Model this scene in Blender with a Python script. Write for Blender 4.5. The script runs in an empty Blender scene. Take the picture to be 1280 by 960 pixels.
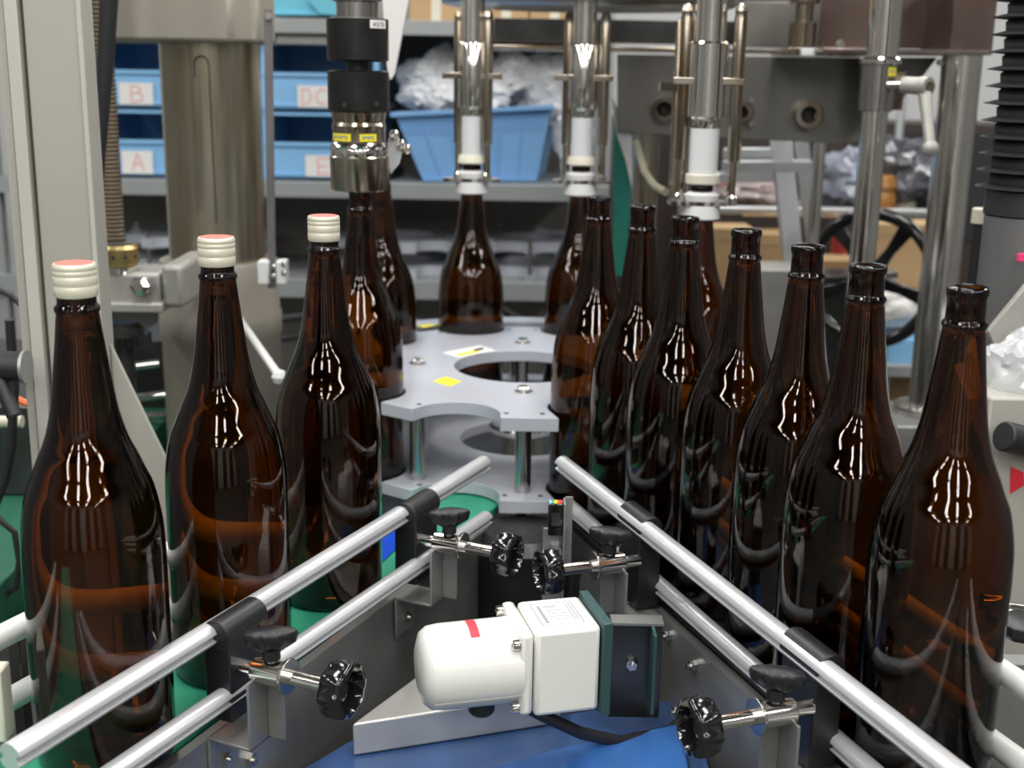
import bpy, bmesh, math, random
from mathutils import Vector, Matrix, noise
C = bpy.context.scene.collection
S = bpy.context.scene
PI = math.pi
# ---------------------------------------------------------------- camera
F_PX, PITCH, ROLL, CAM_H = 1555.0, math.radians(14.2), math.radians(0.92), 0.547
fwd = Vector((0, math.cos(PITCH), -math.sin(PITCH)))
up0 = Vector((0, math.sin(PITCH), math.cos(PITCH)))
rt0 = Vector((1, 0, 0))
rt = rt0 * math.cos(ROLL) + up0 * math.sin(ROLL)
up = -rt0 * math.sin(ROLL) + up0 * math.cos(ROLL)
camd = bpy.data.cameras.new('camera')
camd.sensor_width = 36.0
camd.lens = 36.0 * F_PX / 1280.0
camd.clip_start = 0.02
camd.dof.use_dof = True
camd.dof.focus_distance = 1.12
camd.dof.aperture_fstop = 6.5
cam = bpy.data.objects.new('camera', camd)
C.objects.link(cam)
m = Matrix((rt, up, -fwd)).transposed().to_4x4()
m.translation = (0, 0, CAM_H)
cam.matrix_world = m
S.camera = cam
O = Vector((0, 0, CAM_H))
# ---------------------------------------------------------------- world, lights, exposure
w = bpy.data.worlds.new('world'); S.world = w; w.use_nodes = True
w.node_tree.nodes['Background'].inputs[0].default_value = (0.85, 0.92, 1.0, 1)
w.node_tree.nodes['Background'].inputs[1].default_value = 0.12
def ceiling_lamp(x, y, z, L, W, power, along='Y'):
    ld = bpy.data.lights.new('ceiling_tube_light', 'AREA')
    ld.shape = 'RECTANGLE'; ld.size = W; ld.size_y = L; ld.energy = power
    ld.color = (1.0, 0.985, 0.95)
    o = bpy.data.objects.new('ceiling_tube_light', ld); C.objects.link(o)
    o.location = (x, y, z)
    if along == 'X': o.rotation_euler = (0, 0, PI / 2)
LAMP_Z = 1.92
for x in (-2.1, -0.55, 0.6, 2.2):
    for y in (-3.7, -2.3, -0.9, 0.5, 1.9, 3.3):
        ceiling_lamp(x, y, LAMP_Z, 0.95, 0.26, 20.5)
S.view_settings.view_transform = 'Standard'
S.view_settings.look = 'None'
S.view_settings.gamma = 1.0
S.view_settings.use_curve_mapping = False
S.view_settings.exposure = -0.28
S.cycles.transmission_bounces = 24
S.cycles.max_bounces = 24
S.cycles.glossy_bounces = 8
S.cycles.transparent_max_bounces = 16
S.cycles.sample_clamp_indirect = 6
S.cycles.caustics_reflective = False
S.cycles.caustics_refractive = False
S.cycles.use_denoising = True

# ---------------------------------------------------------------- pixel -> world helpers
def ray(px, py):
    return fwd * F_PX + rt * (px - 640) + up * (480 - py)
def P(px, py, Y):
    d = ray(px, py); return O + d * (Y / d.y)
def PZ(px, py, z):
    d = ray(px, py); return O + d * ((z - O.z) / d.z)
def PP(px, py, p0, n):
    d = ray(px, py); n = Vector(n); return O + d * ((Vector(p0) - O).dot(n) / d.dot(n))

# ---------------------------------------------------------------- materials
MATS = {}
def mat(name, col, rough=0.5, metal=0.0, noise_amt=0.0, noise_scale=8.0, bump=0.0, bump_scale=60.0, col2=None, stretch=(1, 1, 1), coat=0.0, rough_var=0.0, **kw):
    m = bpy.data.materials.new(name); m.use_nodes = True
    nt = m.node_tree; b = nt.nodes['Principled BSDF']
    b.inputs['Base Color'].default_value = (*col, 1)
    b.inputs['Roughness'].default_value = rough
    b.inputs['Metallic'].default_value = metal
    if coat: b.inputs['Coat Weight'].default_value = coat
    for k, v in kw.items():
        b.inputs[k].default_value = v
    tc = nt.nodes.new('ShaderNodeTexCoord'); mp = nt.nodes.new('ShaderNodeMapping')
    mp.inputs['Scale'].default_value = stretch
    nt.links.new(tc.outputs['Object'], mp.inputs['Vector'])
    if noise_amt or col2 or rough_var:
        n = nt.nodes.new('ShaderNodeTexNoise'); n.inputs['Scale'].default_value = noise_scale; n.inputs['Detail'].default_value = 6
        nt.links.new(mp.outputs[0], n.inputs['Vector'])
        r = nt.nodes.new('ShaderNodeValToRGB')
        c2 = col2 or tuple(c * (1 - noise_amt) for c in col)
        r.color_ramp.elements[0].position = 0.35; r.color_ramp.elements[1].position = 0.68
        r.color_ramp.elements[0].color = (*c2, 1); r.color_ramp.elements[1].color = (*col, 1)
        nt.links.new(n.outputs['Fac'], r.inputs[0]); nt.links.new(r.outputs[0], b.inputs['Base Color'])
        if rough_var:
            mr = nt.nodes.new('ShaderNodeMapRange'); mr.inputs[3].default_value = rough - rough_var; mr.inputs[4].default_value = rough + rough_var
            nt.links.new(n.outputs['Fac'], mr.inputs[0]); nt.links.new(mr.outputs[0], b.inputs['Roughness'])
    if bump:
        n2 = nt.nodes.new('ShaderNodeTexNoise'); n2.inputs['Scale'].default_value = bump_scale; n2.inputs['Detail'].default_value = 5
        nt.links.new(mp.outputs[0], n2.inputs['Vector'])
        bp = nt.nodes.new('ShaderNodeBump'); bp.inputs['Strength'].default_value = bump; bp.inputs['Distance'].default_value = 0.002
        nt.links.new(n2.outputs['Fac'], bp.inputs['Height']); nt.links.new(bp.outputs[0], b.inputs['Normal'])
    MATS[name] = m
    return m
def glassmat(name, col, rough=0.015, ior=1.5):
    m = mat(name, col, rough); b = m.node_tree.nodes['Principled BSDF']
    b.inputs['Transmission Weight'].default_value = 1.0; b.inputs['IOR'].default_value = ior
    return m
amber = glassmat('amber_bottle_glass', (0.86, 0.80, 0.62), 0.008)
_va = amber.node_tree.nodes.new('ShaderNodeVolumeAbsorption')
_va.inputs['Color'].default_value = (0.78, 0.635, 0.06, 1); _va.inputs['Density'].default_value = 1250
amber.node_tree.links.new(_va.outputs[0], amber.node_tree.nodes['Material Output'].inputs['Volume'])
sake = glassmat('liquid_clear', (0.93, 0.90, 0.80), 0.0, 1.34)
clear = glassmat('clear_glass', (0.85, 0.95, 0.92), 0.03, 1.45)
steel = mat('stainless_steel', (0.62, 0.60, 0.57), 0.22, 1.0, noise_amt=0.25, noise_scale=6, bump=0.05, bump_scale=40, stretch=(1, 1, 0.15), rough_var=0.08)
polish = mat('polished_steel', (0.88, 0.85, 0.80), 0.12, 1.0, noise_amt=0.1, noise_scale=10, rough_var=0.04)
satin = mat('satin_sheet_steel', (0.43, 0.43, 0.42), 0.42, 0.7, noise_amt=0.35, noise_scale=9, bump=0.08, bump_scale=25, rough_var=0.08)
worn = mat('worn_chrome', (0.58, 0.54, 0.47), 0.2, 1.0, col2=(0.30, 0.21, 0.13), noise_scale=5, stretch=(6, 6, 1), rough_var=0.1)
darksteel = mat('dark_steel', (0.10, 0.10, 0.10), 0.35, 0.8, noise_amt=0.4, noise_scale=12)
cast = mat('cast_grey_paint', (0.42, 0.41, 0.38), 0.45, 0.35, noise_amt=0.15, noise_scale=14, bump=0.25, bump_scale=120)
greyp = mat('grey_painted_metal', (0.42, 0.405, 0.36), 0.42, 0.0, noise_amt=0.12, noise_scale=3, bump=0.03)
creamp = mat('cream_grey_paint', (0.52, 0.51, 0.46), 0.4, 0.0, noise_amt=0.1, noise_scale=5)
pillarm = mat('stained_pillar_steel', (0.55, 0.52, 0.43), 0.24, 0.9, col2=(0.33, 0.27, 0.17), noise_scale=3.5, stretch=(5, 5, 0.8), rough_var=0.08)
basem = mat('pillar_base_paint', (0.36, 0.33, 0.28), 0.5, 0.2, noise_amt=0.12, noise_scale=6, bump=0.05)
platem = mat('grey_plastic_plate', (0.49, 0.51, 0.57), 0.32, 0.0, noise_amt=0.06, noise_scale=5, bump=0.02, coat=0.15)
alu = mat('anodised_aluminium', (0.62, 0.63, 0.65), 0.34, 0.45, noise_amt=0.05, noise_scale=30)
whitep = mat('white_plastic_rail', (0.82, 0.82, 0.80), 0.35, 0.0, noise_amt=0.05)
blackp = mat('matt_black_plastic', (0.012, 0.012, 0.014), 0.42, 0.0, bump=0.03)
blackg = mat('glossy_black_plastic', (0.008, 0.008, 0.009), 0.12, 0.0, coat=0.4)
blackr = mat('black_rubber', (0.015, 0.015, 0.018), 0.5, 0.0)
blackan = mat('black_oxide_steel', (0.035, 0.034, 0.033), 0.3, 0.6, noise_amt=0.3, noise_scale=30)
motorw = mat('white_enamel', (0.80, 0.80, 0.76), 0.22, 0.0, noise_amt=0.03, coat=0.3)
greenpl = mat('dark_green_painted_steel', (0.03, 0.075, 0.075), 0.4, 0.0)
capw = mat('cream_cap', (0.80, 0.76, 0.62), 0.3, 0.25, noise_amt=0.05, coat=0.2)
capr = mat('red_cap_print', (0.72, 0.16, 0.13), 0.35, 0.0)
belt = mat('green_belt', (0.045, 0.40, 0.24), 0.45, 0.0, noise_amt=0.2, noise_scale=25)
greenm = mat('green_machine_paint', (0.02, 0.13, 0.075), 0.4, 0.0, noise_amt=0.2, noise_scale=8)
brightst = mat('bright_milled_steel', (0.70, 0.69, 0.66), 0.38, 0.6, noise_amt=0.15, noise_scale=15)
bluebr = mat('bright_blue_paint', (0.04, 0.15, 0.45), 0.3, 0.0, noise_amt=0.1, coat=0.3)
bluep = mat('blue_machine_paint', (0.04, 0.095, 0.25), 0.35, 0.0, noise_amt=0.2, noise_scale=6, coat=0.2)
blueg = mat('bright_blue_plastic', (0.01, 0.07, 0.55), 0.35)
trayb = mat('light_blue_tray', (0.24, 0.50, 0.80), 0.4, 0.0, noise_amt=0.05)
baskb = mat('blue_basket_plastic', (0.20, 0.41, 0.72), 0.4, 0.0, noise_amt=0.05)
turq = mat('turquoise_basket', (0.14, 0.48, 0.62), 0.4)
shelfg = mat('grey_shelf_paint', (0.33, 0.35, 0.35), 0.45, 0.1, noise_amt=0.08)
darkback = mat('dark_rack_panel', (0.30, 0.28, 0.26), 0.6, 0.0, noise_amt=0.3, noise_scale=3)
card = mat('cardboard', (0.50, 0.33, 0.17), 0.8, 0.0, noise_amt=0.1, noise_scale=10)
paper = mat('white_paper', (0.78, 0.76, 0.74), 0.7)
cream = mat('ivory_plastic', (0.66, 0.63, 0.52), 0.4)
nozz = mat('white_nylon', (0.70, 0.71, 0.72), 0.35)
whit = mat('white_plastic', (0.75, 0.75, 0.74), 0.4)
brass = mat('brass', (0.50, 0.38, 0.16), 0.35, 1.0, noise_amt=0.4, noise_scale=20)
yel = mat('yellow_label', (0.85, 0.72, 0.03), 0.5)
redink = mat('red_ink', (0.75, 0.10, 0.08), 0.6)
ink = mat('black_ink', (0.03, 0.03, 0.03), 0.6)
greyink = mat('grey_ink', (0.28, 0.29, 0.29), 0.6)
red = mat('red_tape', (0.70, 0.03, 0.05), 0.4)
brownh = mat('brown_ribbed_hose', (0.15, 0.115, 0.08), 0.5, 0.3)
greyblue = mat('grey_blue_paint', (0.33, 0.35, 0.40), 0.45, 0.0, noise_amt=0.08)
cylm = mat('dull_grey_cylinder', (0.22, 0.22, 0.22), 0.4, 0.5, noise_amt=0.2)
bellowm = mat('black_bellows', (0.022, 0.024, 0.028), 0.55, 0.0)
greencurt = mat('green_acrylic', (0.03, 0.25, 0.19), 0.25, 0.0)
hosey = mat('clear_yellow_hose', (0.55, 0.52, 0.36), 0.2, 0.0, **{'Transmission Weight': 0.5})
bagm = mat('clear_plastic_bag', (0.75, 0.77, 0.80), 0.18, 0.0, noise_amt=0.0, bump=1.0, bump_scale=22, **{'Alpha': 0.62, 'Specular IOR Level': 0.9})
whitebag = mat('white_crumpled_bag', (0.86, 0.87, 0.90), 0.25, 0.0, noise_amt=0.15, noise_scale=14, bump=1.0, bump_scale=26, )
ladm = mat('ladder_aluminium', (0.62, 0.64, 0.66), 0.38, 0.6)
dullsh = mat('dull_sheet_steel', (0.27, 0.26, 0.24), 0.36, 0.8, noise_amt=0.3, noise_scale=5)
rustm = mat('rusty_steel', (0.24, 0.215, 0.20), 0.30, 0.9, col2=(0.15, 0.095, 0.08), noise_scale=4, rough_var=0.1)
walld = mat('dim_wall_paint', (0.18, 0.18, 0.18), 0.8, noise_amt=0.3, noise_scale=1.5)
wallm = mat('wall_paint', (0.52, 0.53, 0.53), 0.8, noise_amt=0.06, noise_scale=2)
floorm = mat('floor_concrete', (0.10, 0.11, 0.10), 0.55, noise_amt=0.3, noise_scale=4)
whitewall = mat('white_wall_paint', (0.62, 0.62, 0.60), 0.8)
ceilm = mat('ceiling_paint', (0.07, 0.07, 0.07), 0.85)
blackdark = mat('dark_fabric', (0.02, 0.02, 0.024), 0.7)
holo = mat('orange_plastic', (0.75, 0.16, 0.03), 0.4)
darkbag = mat('dark_film_bag', (0.10, 0.10, 0.12), 0.15, 0.0, noise_amt=0.5, noise_scale=9, bump=1.0, bump_scale=22)
lilacbag = mat('grey_lilac_bag', (0.26, 0.28, 0.36), 0.25, 0.0, noise_amt=0.5, noise_scale=9, bump=1.0, bump_scale=22)
barm = mat('grey_brown_bar', (0.17, 0.16, 0.165), 0.45, 0.2, noise_amt=0.2)
skyb = mat('sky_blue_plastic', (0.25, 0.55, 0.85), 0.4)

# ---------------------------------------------------------------- mesh builder
class MB:
    def __init__(s): s.v = []; s.f = []; s.T = None
    def add(s, vs, fs):
        k = len(s.v)
        s.v += [Vector(p) if s.T is None else s.T @ Vector(p) for p in vs]
        s.f += [tuple(i + k for i in f) for f in fs]
        return s
    def box(s, x0, x1, y0, y1, z0, z1):
        return s.add([(x, y, z) for z in (z0, z1) for x, y in ((x0, y0), (x1, y0), (x1, y1), (x0, y1))],
                     [(3, 2, 1, 0), (4, 5, 6, 7), (0, 1, 5, 4), (1, 2, 6, 5), (2, 3, 7, 6), (3, 0, 4, 7)])
    def bar(s, a, b, w, h, upv=(0, 0, 1)):
        a = Vector(a); b = Vector(b); d = (b - a).normalized(); u = Vector(upv)
        sd = d.cross(u).normalized(); u = sd.cross(d).normalized()
        vs = [p + sd * (i * w / 2) + u * (j * h / 2) for p in (a, b) for i, j in ((-1, -1), (1, -1), (1, 1), (-1, 1))]
        return s.add(vs, [(0, 1, 2, 3), (7, 6, 5, 4), (0, 4, 5, 1), (1, 5, 6, 2), (2, 6, 7, 3), (3, 7, 4, 0)])
    def cyl(s, a, b, r0, r1=None, n=24, caps=True):
        r1 = r0 if r1 is None else r1
        return s.lathe([(r0, 0), (r1, (Vector(b) - Vector(a)).length)], a, Vector(b) - Vector(a), n, caps)
    def lathe(s, prof, base=(0, 0, 0), axis=(0, 0, 1), n=32, caps=True):
        ax = Vector(axis).normalized(); q = Vector((0, 0, 1)).rotation_difference(ax); base = Vector(base)
        vs = []; fs = []; rings = []
        for r, z in prof:
            if r < 1e-6:
                rings.append([len(vs)]); vs.append(base + q @ Vector((0, 0, z)))
            else:
                rings.append(list(range(len(vs), len(vs) + n)))
                vs += [base + q @ Vector((r * math.cos(2 * PI * i / n), r * math.sin(2 * PI * i / n), z)) for i in range(n)]
        for A, B in zip(rings, rings[1:]):
            for i in range(n):
                j = (i + 1) % n
                if len(A) == 1 and len(B) == 1: continue
                if len(A) == 1: fs.append((A[0], B[j], B[i]))
                elif len(B) == 1: fs.append((A[i], A[j], B[0]))
                else: fs.append((A[i], A[j], B[j], B[i]))
        if caps:
            if len(rings[0]) > 1: fs.append(tuple(reversed(rings[0])))
            if len(rings[-1]) > 1: fs.append(tuple(rings[-1]))
        return s.add(vs, fs)
    def tube(s, pts, r, n=10, caps=True):
        pts = [Vector(p) for p in pts]; vs = []; fs = []; rings = []
        t0 = (pts[1] - pts[0]).normalized()
        u = t0.orthogonal().normalized()
        for i, p in enumerate(pts):
            t = (pts[min(i + 1, len(pts) - 1)] - pts[max(i - 1, 0)]).normalized()
            u = (u - t * u.dot(t)).normalized(); v = t.cross(u)
            rr = r[i] if isinstance(r, (list, tuple)) else r
            rings.append(list(range(len(vs), len(vs) + n)))
            vs += [p + (u * math.cos(2 * PI * k / n) + v * math.sin(2 * PI * k / n)) * rr for k in range(n)]
        for A, B in zip(rings, rings[1:]):
            for k in range(n): fs.append((A[k], A[(k + 1) % n], B[(k + 1) % n], B[k]))
        if caps: fs += [tuple(reversed(rings[0])), tuple(rings[-1])]
        return s.add(vs, fs)
    def prism(s, poly, t0, t1, plane='XY', hole=None):
        """poly of 2-D points, extruded from t0 to t1 along the third axis; optional hole polygon with same winding"""
        def mp(p, t):
            return (p[0], p[1], t) if plane == 'XY' else ((p[0], t, p[1]) if plane == 'XZ' else (t, p[0], p[1]))
        bm = bmesh.new()
        loops = [poly] + ([hole] if hole else [])
        es = []
        for lp in loops:
            vv = [bm.verts.new((p[0], p[1], 0)) for p in lp]
            es += [bm.edges.new((vv[i], vv[(i + 1) % len(vv)])) for i in range(len(vv))]
        bmesh.ops.triangle_fill(bm, use_beauty=True, use_dissolve=False, edges=es)
        bm.verts.index_update()
        n = len(bm.verts)
        vs2 = [(v.co.x, v.co.y) for v in bm.verts]
        tris = []
        for f in bm.faces:
            t = [v.index for v in f.verts]
            a, b, c = (vs2[i] for i in t)
            if (b[0] - a[0]) * (c[1] - a[1]) - (b[1] - a[1]) * (c[0] - a[0]) < 0: t.reverse()
            tris.append(tuple(t))
        bm.free()
        vs = [mp(p, t0) for p in vs2] + [mp(p, t1) for p in vs2]
        fs = [tuple(reversed(t)) for t in tris] + [tuple(i + n for i in t) for t in tris]
        k = 0
        for lp in loops:
            L = len(lp)
            for i in range(L):
                a, b = k + i, k + (i + 1) % L
                fs.append((a, b, b + n, a + n))
            k += L
        s.add(vs, fs); return s
    def build(s, name, material, parent=None, world=False, smooth=True, bevel=0.0, angle=31, origin=None, sub=0):
        vs = s.v; loc = Vector((0, 0, 0))
        if parent is not None and world:
            inv = ROOTM[parent.name].inverted(); vs = [inv @ v for v in vs]
        if parent is None:
            xs = [v.x for v in vs]; ys = [v.y for v in vs]; zs = [v.z for v in vs]
            loc = Vector(origin) if origin is not None else Vector(((min(xs) + max(xs)) / 2, (min(ys) + max(ys)) / 2, min(zs)))
            vs = [v - loc for v in vs]
        me = bpy.data.meshes.new(name); me.from_pydata([tuple(v) for v in vs], [], s.f)
        bm = bmesh.new(); bm.from_mesh(me)
        bmesh.ops.recalc_face_normals(bm, faces=bm.faces); bm.to_mesh(me); bm.free()
        if smooth:
            for p in me.polygons: p.use_smooth = True
            me.set_sharp_from_angle(angle=math.radians(angle))
        me.materials.append(material)
        o = bpy.data.objects.new(name, me); C.objects.link(o)
        if parent is None:
            o.location = loc; ROOTM[o.name] = Matrix.Translation(loc)
        else:
            o.parent = parent; ROOTM[o.name] = ROOTM[parent.name]
        if bevel:
            md = o.modifiers.new('bevel', 'BEVEL'); md.width = bevel; md.segments = 2; md.limit_method = 'ANGLE'; md.angle_limit = math.radians(45)
        if sub:
            md = o.modifiers.new('sub', 'SUBSURF'); md.levels = sub; md.render_levels = sub
        return o
ROOTM = {}
def tag(o, label, cat, group=None, kind=None):
    o['label'] = label
    if cat: o['category'] = cat
    if group: o['group'] = group
    if kind: o['kind'] = kind
    return o
def thing(name, label, cat, loc=(0, 0, 0), rotz=0.0, group=None):
    o = bpy.data.objects.new(name, None); C.objects.link(o)
    o.empty_display_size = 0.02
    o.location = loc; o.rotation_euler = (0, 0, rotz)
    ROOTM[o.name] = Matrix.Translation(Vector(loc)) @ Matrix.Rotation(rotz, 4, 'Z')
    return tag(o, label, cat, group)
def struct(o): o['kind'] = 'structure'; return o
def dup(root, loc, rotz=None, label=None):
    def cp(o, par):
        c = o.copy(); C.objects.link(c); c.parent = par
        for ch in list(o.children): cp(ch, c)
        return c
    r = cp(root, None); r.location = loc
    if rotz is not None: r.rotation_euler = (0, 0, rotz)
    ROOTM[r.name] = Matrix.Translation(Vector(loc)) @ Matrix.Rotation(r.rotation_euler.z, 4, 'Z')
    if label: r['label'] = label
    return r
def bolt(mb, p, ax, r=0.006, h=0.005, n=6):
    p = Vector(p); ax = Vector(ax).normalized()
    mb.cyl(p, p + ax * h, r, r * 0.96, n=n); mb.cyl(p + ax * h, p + ax * (h * 1.6), r * 0.45, n=10)
def crumple(name, mb_size, centre, material, seed, sub=4, amp=0.25, **kw):
    bm = bmesh.new(); bmesh.ops.create_icosphere(bm, subdivisions=sub, radius=1.0)
    for v in bm.verts:
        d = v.co.normalized()
        k = 1 + amp * noise.noise(d * 1.7 + Vector((seed, 0, 0))) + amp * 0.55 * abs(noise.noise(d * 4.5 + Vector((0, seed, 0)))) - amp * 0.35 * abs(noise.noise(d * 9 + Vector((0, 0, seed))))
        v.co = Vector((d.x * mb_size[0] * k, d.y * mb_size[1] * k, d.z * mb_size[2] * k))
    zmin = min(v.co.z for v in bm.verts)
    for v in bm.verts: v.co.z = max(v.co.z, zmin * 0.8)
    me = bpy.data.meshes.new(name); bm.to_mesh(me); bm.free()
    for p in me.polygons: p.use_smooth = True
    me.set_sharp_from_angle(angle=math.radians(28))
    me.materials.append(material)
    o = bpy.data.objects.new(name, me); C.objects.link(o); o.location = centre
    ROOTM[o.name] = Matrix.Translation(Vector(centre))
    return o

# ================================================================ SETTING
FLZ = -0.9
struct(MB().box(-3, 3.4, -4.6, 4.2, FLZ - 0.1, FLZ).build('floor', floorm))
struct(MB().box(-3, 3.4, -4.6, 4.2, 2.0, 2.1).build('ceiling', ceilm))
struct(MB().box(-3, 3.4, 4.2, 4.3, FLZ, 2.0).build('wall_back', wallm))
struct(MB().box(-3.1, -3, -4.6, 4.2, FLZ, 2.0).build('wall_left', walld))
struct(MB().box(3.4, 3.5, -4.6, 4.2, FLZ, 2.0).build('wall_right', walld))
struct(MB().box(-3, 3.4, -4.7, -4.6, FLZ, 2.0).build('wall_front', whitewall))
for i, x in enumerate((-2.3, -1.0, 0.55, 1.9)):
    struct(MB().box(x, x + .62, -4.6, -4.45, FLZ, 1.55).build('unseen_dark_panel_%d' % (i + 1), blackdark))  # unseen dark panels added behind the camera to put stripes in the metal reflections

# ================================================================ BOTTLES
prof_pts = [(0.0545, 0.006), (0.0545, 0.168), (0.0540, 0.185), (0.0526, 0.203), (0.0480, 0.2266), (0.0426, 0.240), (0.0375, 0.2528), (0.031, 0.268),
            (0.0262, 0.2855), (0.0232, 0.302), (0.0203, 0.325), (0.0178, 0.345), (0.0160, 0.362)]
def catmull(pts, k=3):
    out = []
    for i in range(len(pts) - 1):
        p0 = pts[max(i - 1, 0)]; p1 = pts[i]; p2 = pts[i + 1]; p3 = pts[min(i + 2, len(pts) - 1)]
        for j in range(k):
            t = j / k
            out.append(tuple(0.5 * ((2 * p1[a]) + (-p0[a] + p2[a]) * t + (2 * p0[a] - 5 * p1[a] + 4 * p2[a] - p3[a]) * t * t + (-p0[a] + 3 * p1[a] - 3 * p2[a] + p3[a]) * t ** 3) for a in (0, 1)))
    out.append(pts[-1]); return out
body = prof_pts[:1] + catmull(prof_pts[1:], 3)
outer = [(0, 0.004), (0.030, 0.0035), (0.042, 0.001), (0.047, 0.0), (0.0528, 0.0018)] + body + \
        [(0.0155, 0.3655), (0.0164, 0.3672), (0.0168, 0.3690), (0.0164, 0.3708), (0.0148, 0.3720), (0.0143, 0.3740), (0.0142, 0.3885), (0.0150, 0.3900), (0.0154, 0.3925), (0.0152, 0.3955), (0.0143, 0.3970)]
WALL = 0.0035
inner_b = [(max(r - WALL, 0.0095), z) for r, z in body if z > 0.012]
inner = [(0.0098, 0.3970), (0.0093, 0.3945), (0.0095, 0.372)] + list(reversed(inner_b)) + [(0.0507, 0.014), (0.045, 0.009), (0.030, 0.0095), (0, 0.014)]
def bottle(loc, label, group, capped=False, level=None, seed=0):
    t = thing('sake_bottle', label, 'bottle', loc, seed * 0.7, group)
    g = MB().lathe(outer + inner, n=64, caps=False); o = g.build('glass_body', amber, t, angle=75)
    if level:
        pr = [(0, 0.0137)] + [(0.030, 0.0092), (0.045, 0.0087), (0.0510, 0.0137)] + [(r + 0.0003, z) for r, z in inner_b if z < level]
        rl = pr[-1][0]
        pr += [(rl - 0.0006, level), (0, level)]
        MB().lathe(pr, n=64, caps=False).build('liquid', sake, t, angle=60)
    if capped:
        rc = 0.0160
        c = [(rc - .0008, 0.3785), (rc, 0.3795), (rc, 0.3860), (rc - .0003, 0.3866), (rc - .0003, 0.3874), (rc, 0.3880), (rc, 0.3935), (rc - .0003, 0.3940), (rc - .0003, 0.3946), (rc, 0.3951), (rc, 0.3975),
             (rc - .0003, 0.3980), (rc - .0003, 0.3985), (rc, 0.3990), (rc, 0.4012), (rc - .0010, 0.4030), (0, 0.4032)]
        k = MB().lathe([(0, 0.3975)] + [(0.0155, 0.3975), (0.01535, 0.3785)] + c, n=48, caps=False).build('cap', capw, t, angle=50)
        MB().lathe([(0, 0.4034), (0.0136, 0.4034), (0.0139, 0.4031), (0.0139, 0.4028)], n=40, caps=False).build('cap_top', capr, k)
    return t
GR = 'amber bottles queued in the right hand row'
BR = [((.335, .907), 'open empty amber bottle nearest the camera, at the right edge of the row'),
      ((.289, 1.008), 'open amber bottle second from the camera in the right hand row'),
      ((.266, 1.122), 'open amber bottle in the right row, third from the camera'),
      ((.230, 1.233), 'open amber bottle in the right row, fourth from the camera'),
      ((.183, 1.337), 'open amber bottle directly below the nearest filling head'),
      ((.148, 1.441), 'open amber bottle in the right row, second from the star wheel'),
      ((.104, 1.541), 'last open amber bottle of the right row, next to the star wheel')]
for i, ((x, y), l) in enumerate(BR): bottle((x, y, 0), l, GR, seed=i)
GL = 'capped amber bottles leaving on the left'
for i, (x, y, l) in enumerate(((-.3255, .913, 'capped full amber bottle nearest the camera at the far left'),
                               (-.257, 1.069, 'capped full amber bottle in front of the steel pillar, middle of three'),
                               (-.190, 1.239, 'capped full amber bottle nearest the star wheel, liquid line in its neck'))):
    bottle((x, y, 0), l, GL, capped=True, level=(.352, .350, .346)[i], seed=i + 8)
WC = Vector((.016, 1.770)); RP = .280
def pocket(a): return (WC.x + RP * math.cos(math.radians(a)), WC.y + RP * math.sin(math.radians(a)))
x4, y4 = pocket(-144); x5, y5 = pocket(144); xb, yb = pocket(108); x9, y9 = pocket(72)
x4, y4 = -.199, 1.606
bottle((x4, y4, 0), 'amber bottle standing under the black and steel capping head', 'amber bottles in the star wheel', level=.335, seed=1)
bottle((x5 + .003, y5, 0), 'amber bottle half hidden behind the one under the capping head', 'amber bottles in the star wheel', level=.335, seed=2)
bottle((xb, yb, 0), 'amber bottle at the back of the star wheel under the leftmost filling head', 'amber bottles in the star wheel', seed=3)
x9, y9 = .106, 2.036
bottle((x9, y9, 0), 'amber bottle mostly hidden, under the middle filling head', 'amber bottles in the star wheel', seed=4)
x8, y8 = .257, 1.726
bottle((x8, y8, 0), 'amber bottle mostly hidden, under the nearest filling head', 'amber bottles in the star wheel', seed=5)

# ================================================================ STAR WHEEL
def star_poly(R=.285, ap=.057, rp=RP, special=True):
    if special:
        pk = [(-142.7, .2704, ap), (-108, rp, ap), (-69.0, .2453, .0578), (-10.35, .245, .0575), (36, rp, ap), (72, rp, ap), (108, rp, ap), (144, rp, ap), (180, rp, ap)]
    else:
        pk = [(-108 + 36 * k, rp, ap) for k in range(10)]
    pts = []
    for pa, rr, a_ in pk:
        pa = math.radians(pa); c = Vector((rr * math.cos(pa), rr * math.sin(pa)))
        arc = []
        for j in range(49):
            a = pa - math.radians(90) - math.radians(180 * j / 48)
            p = c + Vector((a_ * math.cos(a), a_ * math.sin(a)))
            arc.append(p)
        arc = [p for p in arc if p.length < R - .003]
        ang = lambda p: math.atan2(p.y * math.cos(pa) - p.x * math.sin(pa), p.x * math.cos(pa) + p.y * math.sin(pa))
        dlt = a_ / R + .012
        lip0 = Vector((R * math.cos(pa - dlt), R * math.sin(pa - dlt))); lip1 = Vector((R * math.cos(pa + dlt), R * math.sin(pa + dlt)))
        if ang(arc[0]) > 0: arc.reverse()
        pts += [lip0] + arc + [lip1]
    return [(p.x, p.y) for p in pts]
def circ(r, n=64, cx=0, cy=0): return [(cx + r * math.cos(2 * PI * i / n), cy + r * math.sin(2 * PI * i / n)) for i in range(n)]
sw = thing('star_wheel', 'grey plastic two-plate star wheel with scalloped pockets between the two bottle rows', 'star wheel', (WC.x, WC.y, 0))
top = MB().prism(star_poly(), .110, .127, hole=circ(.101)).build('top_plate', platem, sw, bevel=.0008)
MB().prism(star_poly(), .002, .018, hole=circ(.092)).build('bottom_plate', platem, sw, bevel=.0008)
for a in (-90, -125, -161, 162, 126, 90, 54, 12, -41):
    c = (.243 * math.cos(math.radians(a)), .243 * math.sin(math.radians(a)))
    MB().cyl((c[0], c[1], .018), (c[0], c[1], .110), .0105, n=20).build('post', steel, sw)
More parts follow.
